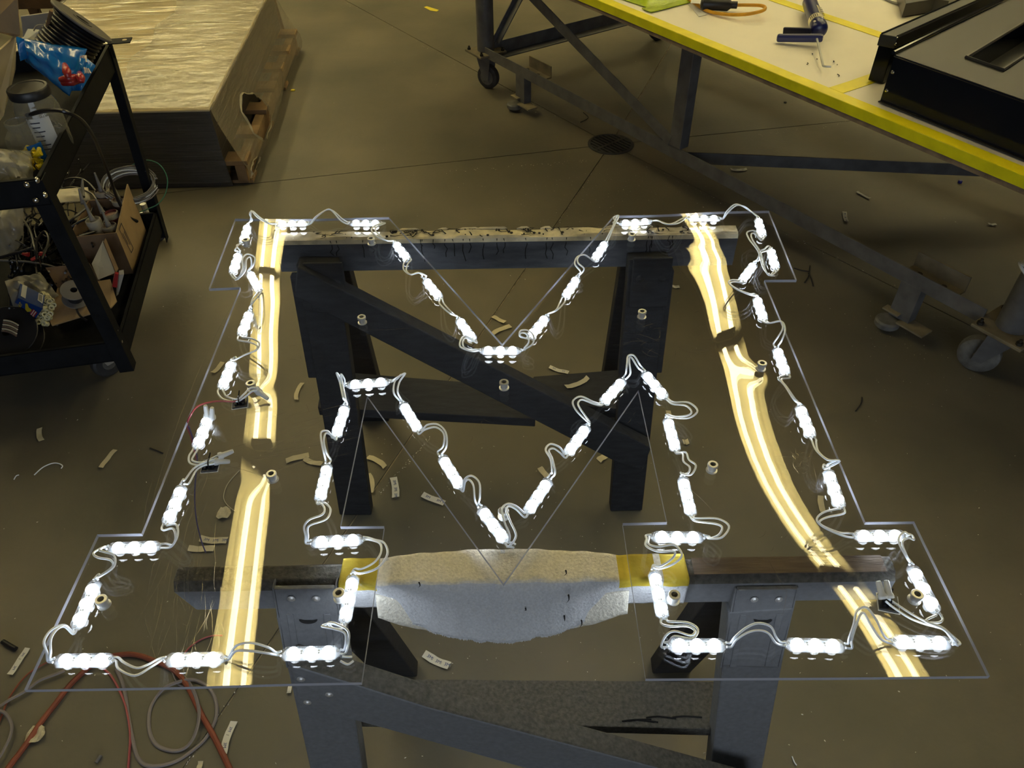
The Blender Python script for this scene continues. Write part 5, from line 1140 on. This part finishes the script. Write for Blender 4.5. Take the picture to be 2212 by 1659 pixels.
def wside(a,b):        # a along depth, b downwards: flares over the wider pallet deck
    out=-.006-.105*min(1,(b/.78))**1.3-.012*math.sin(9*a+3*b+ph[3])*b-.006*math.sin(31*a+ph[4])*b*(1-b)*3
    if b>.9: out+=.012*(b-.9)*10
    return pp(out,-.004+a*LY-.015*b*(1-a),HP+.003-b*(HP-.012))
HO=[(.245,.60,.085,.27),(.06,.90,.05,.085)]
def hole(a,b):
    for ha,hb,ra,rb in HO:
        t=math.atan2((b-hb)/rb,(a-ha)/ra); k=1+.18*math.sin(3*t+1)+.1*math.sin(7*t)
        if ((a-ha)/ra)**2+((b-hb)/rb)**2<k: return True
    return False
bm=NB(); grid(bm,wside,110,60,hole); obj('wrap_side',bm,'wrap_side',PT,smooth=True)
bm=NB()
for ha,hb,ra,rb in HO[:2]:
    L_=[]
    for k in range(26):
        t=2*math.pi*k/26; kk=math.sqrt(1+.18*math.sin(3*t+1)+.1*math.sin(7*t)); p=wside(ha+ra*kk*math.cos(t),min(1,hb+rb*kk*math.sin(t))); q=wside(ha+ra*kk*1.07*math.cos(t),min(1,hb+rb*kk*1.05*math.sin(t)))
        L_.append((p+ex*(.004+.010*r_.random()),q+ex*.003))
    vv=[(bm.verts.new(p),bm.verts.new(q)) for p,q in L_]
    for k in range(26): bm.faces.new((vv[k][0],vv[(k+1)%26][0],vv[(k+1)%26][1],vv[k][1]))
obj('torn_edge',bm,'wrap_torn',PT,smooth=True)
bm=NB(); tube(bm,[pp(-.008,b*LY/12,HP+.004+.002*math.sin(b*5)) for b in range(13)],.005,6,3); obj('gathered_film',bm,'wrap_side',PT,smooth=True)
PO=thing('leaning_post','dark brown wooden board leaning behind the far corner of the wrapped pallet','board',U(608,78,0))
a=U(607,80,.02); b=UY(574,-30,a.y+.10); bm=NB(); bar(bm,a,b,.062,.05,up=(0,-1,0)); obj('timber',bm,'post_brown',PO,bev=.004)
bm=NB(); lathe(bm,[(0,.045),(.036,.042),(.040,.03),(.040,.003),(0,.002)],U(607,92,0),n=20); obj('foot_cap',bm,'cable_grey',PO,smooth=True)
RB=thing('wooden_rail','dark brown timber rail behind the cart at the top left of the photo','timber',(-3.0,4.9,0))
for k,(u0,u1,v,hh) in enumerate(((-60,196,2,.07),(-60,190,-40,.10))):
    a,b=U(u0,v+6,.16+.16*k),U(u1,v,.16+.16*k); bm=NB(); bar(bm,a,b,.05,hh); obj('rail',bm,'post_brown',RB,bev=.004)
for u in (60,):
    a=U(u,10,.16); bm=NB(); bar(bm,V((a.x,a.y+.05,0)),V((a.x,a.y+.05,.45)),.06,.05,up=(0,-1,0)); obj('upright',bm,'post_brown' if u<100 else 'cardboard_pale',RB,bev=.003)
# ------------------------------------------------------------------ tape liners and small litter
def liner(u0,v0,u1,v1,wpx,lb,mt_='liner',z=.002,txt=0,curl=.004,seed=0):
    a,b=U(u0,v0,z),U(u1,v1,z); d=b-a; L=d.length; s=V((-d.y,d.x,0)).normalized(); zc=(a-CAM).dot(_F); wd=min(.020,max(.009,wpx*zc/FPX*(.9 if abs(d.y)>abs(d.x) else 1.25))); r_=random.Random(seed*7+int(u0)); n_=6; rows_=[]
    T=thing('tape_liner',lb,'tape liner',(a+b)/2,'peeled tape liners'); T.location.z=z-.002
    k=r_.uniform(-.12,.12)*L; ph_=r_.uniform(0,6)
    zf=lambda t: .0012+curl*abs(math.sin(t*math.pi*1.5+ph_))*(.3+.7*abs(2*t-1))
    bm=NB(); cps=[]
    for i in range(n_+1):
        t=i/n_; p=a+d*t+s*(k*4*t*(1-t)); p.z=z+zf(t); ww=wd*(1+r_.uniform(-.06,.06)); cps.append(p.copy())
        rows_.append([bm.verts.new(p-s*ww/2),bm.verts.new(p+s*ww/2),bm.verts.new(p+s*ww/2+V((0,0,.0004))),bm.verts.new(p-s*ww/2+V((0,0,.0004)))])
    for x_,y_ in zip(rows_,rows_[1:]):
        for j in range(4): bm.faces.new((x_[j],x_[(j+1)%4],y_[(j+1)%4],y_[j]))
    bm.faces.new(rows_[0]); bm.faces.new(rows_[-1]); obj('strip',bm,mt_,T,smooth=True)
    for j in range(txt):
        t=(j+.5)/txt; q=cps[int(t*n_)]; q2=cps[min(n_,int(t*n_)+1)]; p=(q+q2)/2; x_=(q2-q).normalized(); sd=V((-x_.y,x_.x,0)).normalized(); nn_=x_.cross(sd).normalized(); o=obj('print',text_mesh('3M',wd*.58),'print_blue' if j%2==0 or txt<3 else 'print_blue',T,local=True)
        Mx=Matrix((sd if txt==0 else x_,sd,nn_)).transposed().to_4x4(); Mx.translation=p+nn_*.0009-T.location; o.matrix_local=Mx
        bm=NB(); bp=p+x_*L/txt*.36+nn_*.0005; bar(bm,bp-sd*wd*.2,bp+sd*wd*.2,.0012,.0005,up=nn_); obj('small_print',bm,'print_grey',T)
LN_=[(87,927,91,953,12,'torn liner scrap alone on the floor at the far left, left of the sheet'),
(250,973,219,1012,12,'plain straight liner strip on the bare floor left of the clear letter','liner',.002,0),
(61,1401,23,1459,14,'printed liner strip at the left edge beside a black tube','liner_white',.002,2),
(433,1165,491,1168,14,'liner strip with square prints seen through the left foot of the letter','liner',.002,3),
(408,1186,463,1185,12,'plain liner strip just below the square-printed one under the left leg'),
(618,997,668,985,13,'left one of two crossing liner strips beside the straight yellow reflection'),
(658,992,696,1003,10,'right one of two crossing liner strips beside the straight yellow reflection'),
(654,829,641,865,10,'bent liner strip between the straight reflection and the far left sawhorse leg'),
(481,783,460,807,12,'liner strip at the outer edge of the left leg of the letter'),
(794,989,832,1011,10,'liner strip slanting right of the far left sawhorse leg'),
(796,1025,801,1066,12,'upright liner strip touching the far left sawhorse leg foot'),
(850,1033,855,1076,17,'blue-printed liner wad right of the far left sawhorse foot','liner_white',.002,3),
(913,1070,960,1088,12,'curved printed liner strip left of the left diagonal','liner_white',.002,2),
(1166,1012,1182,1031,14,'short liner scrap between the two lower diagonals'),
(1064,684,1091,698,8,'upper of two liner strips below the notch of the letter'),
(1064,722,1103,706,11,'lower of two liner strips below the notch of the letter'),
(1187,794,1228,806,8,'printed liner strip on the floor left of the far right leg','liner_white',.002,2),
(1293,996,1310,986,14,'liner scrap beside the lower end of the far brace'),
(1443,889,1446,915,12,'liner strip half hidden by the upper right leg module'),
(1475,956,1487,955,14,'short liner scrap behind the right leg modules'),
(1452,620,1468,621,7,'tiny liner tag right of the far right sawhorse leg','liner_white',.002,1),
(1772,1073,1778,1108,14,'liner strip left of the lowest module on the right leg'),
(916,1413,971,1440,16,'large printed liner strip on the floor below the hanging pad','liner_white',.002,3),
(627,1481,624,1499,9,'small liner scrap left of the near sawhorse leg','liner_white',.002,0),
(507,1560,484,1629,17,'large printed liner strip beside the red cable at the bottom','liner_white',.002,2),
(435,1646,430,1664,12,'liner scrap cut by the bottom edge of the photo'),
(1851,415,1879,430,7,'liner strip in the shade under the work table','liner_white',.002,0),
(1824,458,1828,480,10,'liner strip with dark marks under the work table','liner_white',.002,3),
(2134,485,2152,486,6,'short liner strip at the far right under the table','liner_white',.002,0),
(1578,367,1613,366,8,'pale printed liner strip on the floor right of the drain','liner_white',.002,2),
(812,818,826,832,13,'liner scrap under the module at the inner peak of the left leg')]
for i,q in enumerate(LN_):
    k=list(q)+['liner',.002,0][len(q)-6:] if len(q)<9 else list(q); liner(*k[:9],seed=i)
zpl=.341; liner(1222,837,1270,817,10,'liner strip lying on the broken stretcher of the far sawhorse','liner',.337,0,seed=77)
for (u,v,r0,lb) in ((486,1111,.017,'crumpled square liner wad left of the straight reflection'),(81,1588,.017,'crumpled liner wad beside the red cable at bottom left')):
    T=thing('crumpled_liner',lb,'tape liner',U(u,v,0)); c=U(u,v,.0); r_=random.Random(int(u)); bm=NB(); grid(bm,lambda a,b:c+V(((a-.5)*2*r0*(1+.2*math.sin(5*b)),(b-.5)*2*r0*(1+.2*math.sin(4*a)),.004+.007*abs(math.sin(5*a+3*b+u)))),6,6); o=obj('strip',bm,'liner',T); o.modifiers.new('t','SOLIDIFY').thickness=.0005
def litter(nm,lb,cat,pts,r,mt_,grp=None,n=6):
    return tagit(obj(nm,tube(NB(),pts,r,n,4),mt_,smooth=True),lb,cat,grp)
litter('wire_offcut','hooked white wire offcut on the floor at the left','wire',[U(74,1026,.003),U(92,1010,.004),U(112,1001,.006),U(126,1001,.006),U(135,1006,.005),U(132,1012,.003)],.0016,'wire_white')
litter('wire_offcut','short kinked white wire offcut at the far left of the floor','wire',[U(30,1036,.002),U(35,1028,.004),U(41,1026,.002)],.0015,'wire_white')
litter('wire_offcut','white wire offcut on the floor at the bottom right','wire',[U(1711,1634,.002),U(1716,1646,.004),U(1721,1653,.002)],.0014,'wire_white')
litter('bent_wire','dark bent wire on the floor left of the drain','wire',[U(1260,243,.003),U(1270,252,.004),U(1268,257,.004),U(1254,264,.003)],.0022,'chip_dark')
litter('black_stick','thin black stick on the floor left of the left leg','stick',[U(324,968,.002),U(338,973,.002),U(352,979,.002)],.0022,'chip_dark')
litter('black_thread','curved black plastic sliver on the floor right of the letter','sliver',[U(1862,858,.003),U(1860,872,.003),U(1848,888,.002)],.0018,'chip_dark')
litter('black_tube','short black tube on the floor at the left edge','tube',[U(6,1386,.007),U(20,1394,.007),U(34,1402,.007)],.006,'rubber_black',n=10)
CP=thing('tie_cuttings','black plastic cuttings crossed like a Y on the floor right of the top right serif','cutting',U(1746,600,0)); 
for pts in ([(1715,579),(1732,584),(1747,586)],[(1750,574),(1748,586),(1746,598),(1738,610)],[(1746,590),(1752,603),(1756,618)]): obj('sliver',tube(NB(),[U(u,v,.004) for u,v in pts],.0022,5,2),'chip_dark',CP)
def chip(nm,lb,cat,u,v,sz,mt_,n=5,z=0):
    r_=random.Random(int(u*3+v)); c=U(u,v,z); bm=NB(); prism(bm,[c+V((sz*(.6+.6*r_.random())*math.cos(2*math.pi*k/n),sz*(.6+.6*r_.random())*math.sin(2*math.pi*k/n),.001)) for k in range(n)],(0,0,sz*.35)); return tagit(obj(nm,bm,mt_),lb,cat)
chip('yellow_scrap','small yellow scrap on the floor right of the wrapped pallet','scrap',633,196,.014,'chip_yellow')
bm=NB(); prism(bm,[U(u,v,.001) for u,v in ((916,16),(922,14),(948,22),(944,25),(930,23))],(0,0,.002)); tagit(obj('yellow_strip',bm,'chip_yellow'),'yellow tape strip on the far floor near the table leg','scrap')
bm=NB(); lathe(bm,[(0,.012),(.007,.012),(.009,.010),(.009,.001),(0,.0008)],U(2073,395,0),n=14); tagit(obj('blue_cap',bm,'blue_cap',smooth=True),'small dark blue cap on the floor under the right end of the table','cap')
chip('black_crumb','black crumb on the floor under the table edge, the upper one','crumb',1667,187,.009,'chip_dark'); chip('black_crumb','black crumb on the floor under the table edge, the lower one','crumb',1696,222,.010,'chip_dark')
bm=NB(); lathe(bm,[(0,.0005),(.004,.0005),(.004,.016),(0,.016)],U(207,1648,.005),(.3,1,0),10); tagit(obj('ferrule',bm,'cable_grey',smooth=True),'short grey ferrule on the floor at the bottom left','ferrule')
tagit(obj('twine',tube(NB(),[U(517,1016,.003),U(492,1045,.003),U(483,1072,.004),U(490,1090,.003),U(508,1105,.002)],.0014,5),'tube_cream',smooth=True),'thin curved pale thread on the floor under the left leg','thread')
# dust, chips and swarf on the floor
bm=NB(); r_=random.Random(99)
def speck(u,v,s):
    c=U(u,v,.0); 
    if not(-3<c.x<4 and .3<c.y<7): return
    a=r_.uniform(0,6.28); e=s*r_.uniform(.4,1); x=V((math.cos(a),math.sin(a),0)); y=V((-x.y,x.x,0))
    q=[c+x*s,c+y*e*.6,c-x*s,c-y*e*.6]; b_=[bm.verts.new(p+V((0,0,.0004))) for p in q]; t_=bm.verts.new(c+V((0,0,s*.6))); 
    for k in range(4): bm.faces.new((b_[k],b_[(k+1)%4],t_))
for _ in range(340): speck(r_.uniform(0,2212),r_.uniform(60,1650),r_.choice((.0012,.0016,.0022,.003)))
for _ in range(260): speck(r_.gauss(1330,110),r_.gauss(420,60),r_.choice((.001,.0014,.002)))
for _ in range(110): speck(r_.gauss(1900,170),r_.gauss(760,90),r_.choice((.001,.0014,.002)))
for p0,p1,n_ in (((965,372),(1280,345),50),((930,945),(820,1065),60),((745,0),(1010,155),22),((1060,172),(1200,250),30),((1380,350),(2040,672),70),((1640,292),(1888,256),26),((520,1480),(400,1655),24),((1300,345),(1060,690),40)):
    for _ in range(n_): t=r_.random(); speck(p0[0]+(p1[0]-p0[0])*t+r_.gauss(0,2),p0[1]+(p1[1]-p0[1])*t+r_.gauss(0,2),r_.choice((.0012,.002,.0028)))
for _ in range(130): speck(r_.uniform(850,1500),r_.uniform(1000,1480),r_.choice((.0008,.0012,.0016)))
obj('floor_specks',bm,'chip_white',kind='stuff')
tagit(bpy.data.objects['floor_specks'],'pale dust, chips and swarf strewn over the concrete floor','debris')
# ------------------------------------------------------------------ cables on the floor at lower left
def cable(nm,lb,pts,r,mt_,n=8,flat=None,z0=None):
    return tagit(obj(nm,tube(NB(),[U(q[0],q[1],(q[2] if len(q)>2 else (z0 or r)+.001)) for q in pts],r,n,6,flat=flat),mt_,smooth=True),lb,'cable')
cable('power_cord','thick brick red power cord looping on the floor at the lower left',[(8,1672),(55,1610),(89,1560),(120,1520),(152,1479),(187,1446),(215,1425),(243,1417),(278,1413),(305,1417),(329,1426),(355,1436),(380,1451),(405,1482),(420,1512),(435,1543),(463,1593),(500,1668)],.0062,'cable_red')
cable('grey_wire','flat grey twin wire lying in a big loop at the bottom left',[(251,1445),(262,1470),(270,1500),(278,1555),(291,1618),(300,1640),(316,1653),(345,1654),(380,1644),(412,1624),(443,1596),(463,1560),(468,1532),(463,1505),(450,1484),(430,1472),(410,1468,.010),(385,1473,.010),(359,1484,.010),(338,1505),(324,1532),(321,1565),(327,1593),(342,1612),(367,1621),(390,1620),(410,1606,.009),(424,1578,.013),(430,1543,.013),(425,1513,.013),(415,1487,.013),(400,1466),(380,1452)],.0026,'wire_grey',6,1.6)
cable('red_grey_wire','red and grey speaker wire running off the bottom left',[(225,1446),(240,1460),(253,1482),(266,1510),(273,1532),(279,1565),(281,1593),(279,1630),(276,1668)],.0026,'wire_red',6,z0=.004)
cable('grey_wire','grey wire curving in from the left edge to the corner of the clear letter',[(-10,1532),(20,1512),(56,1492),(85,1470),(121,1456),(140,1448)],.0028,'wire_grey',6,1.5,z0=.008)
cable('red_grey_wire','thin red wire rising from the left edge towards the bottom left module',[(-10,1580),(4,1545),(15,1517),(30,1492),(45,1472),(63,1454),(85,1440),(109,1427)],.0022,'cable_red',6,z0=.004)
cable('grey_wire','grey wire loop at the bottom left edge of the photo',[(-12,1532),(5,1537),(15,1545),(23,1560),(25,1575),(20,1595),(12,1612),(0,1634),(-12,1650)],.0026,'wire_grey',6,1.4,z0=.012)
cable('red_grey_wire','thin red wire arching on the floor behind the lower left foot',[(398,1412),(410,1398),(428,1385),(445,1377),(462,1373),(480,1373)],.0020,'wire_red',6)
cable('grey_wire','thin grey wire meandering beneath the left end of the near beam',[(372,1440),(375,1460),(385,1478),(396,1484)],.0022,'wire_grey',6)
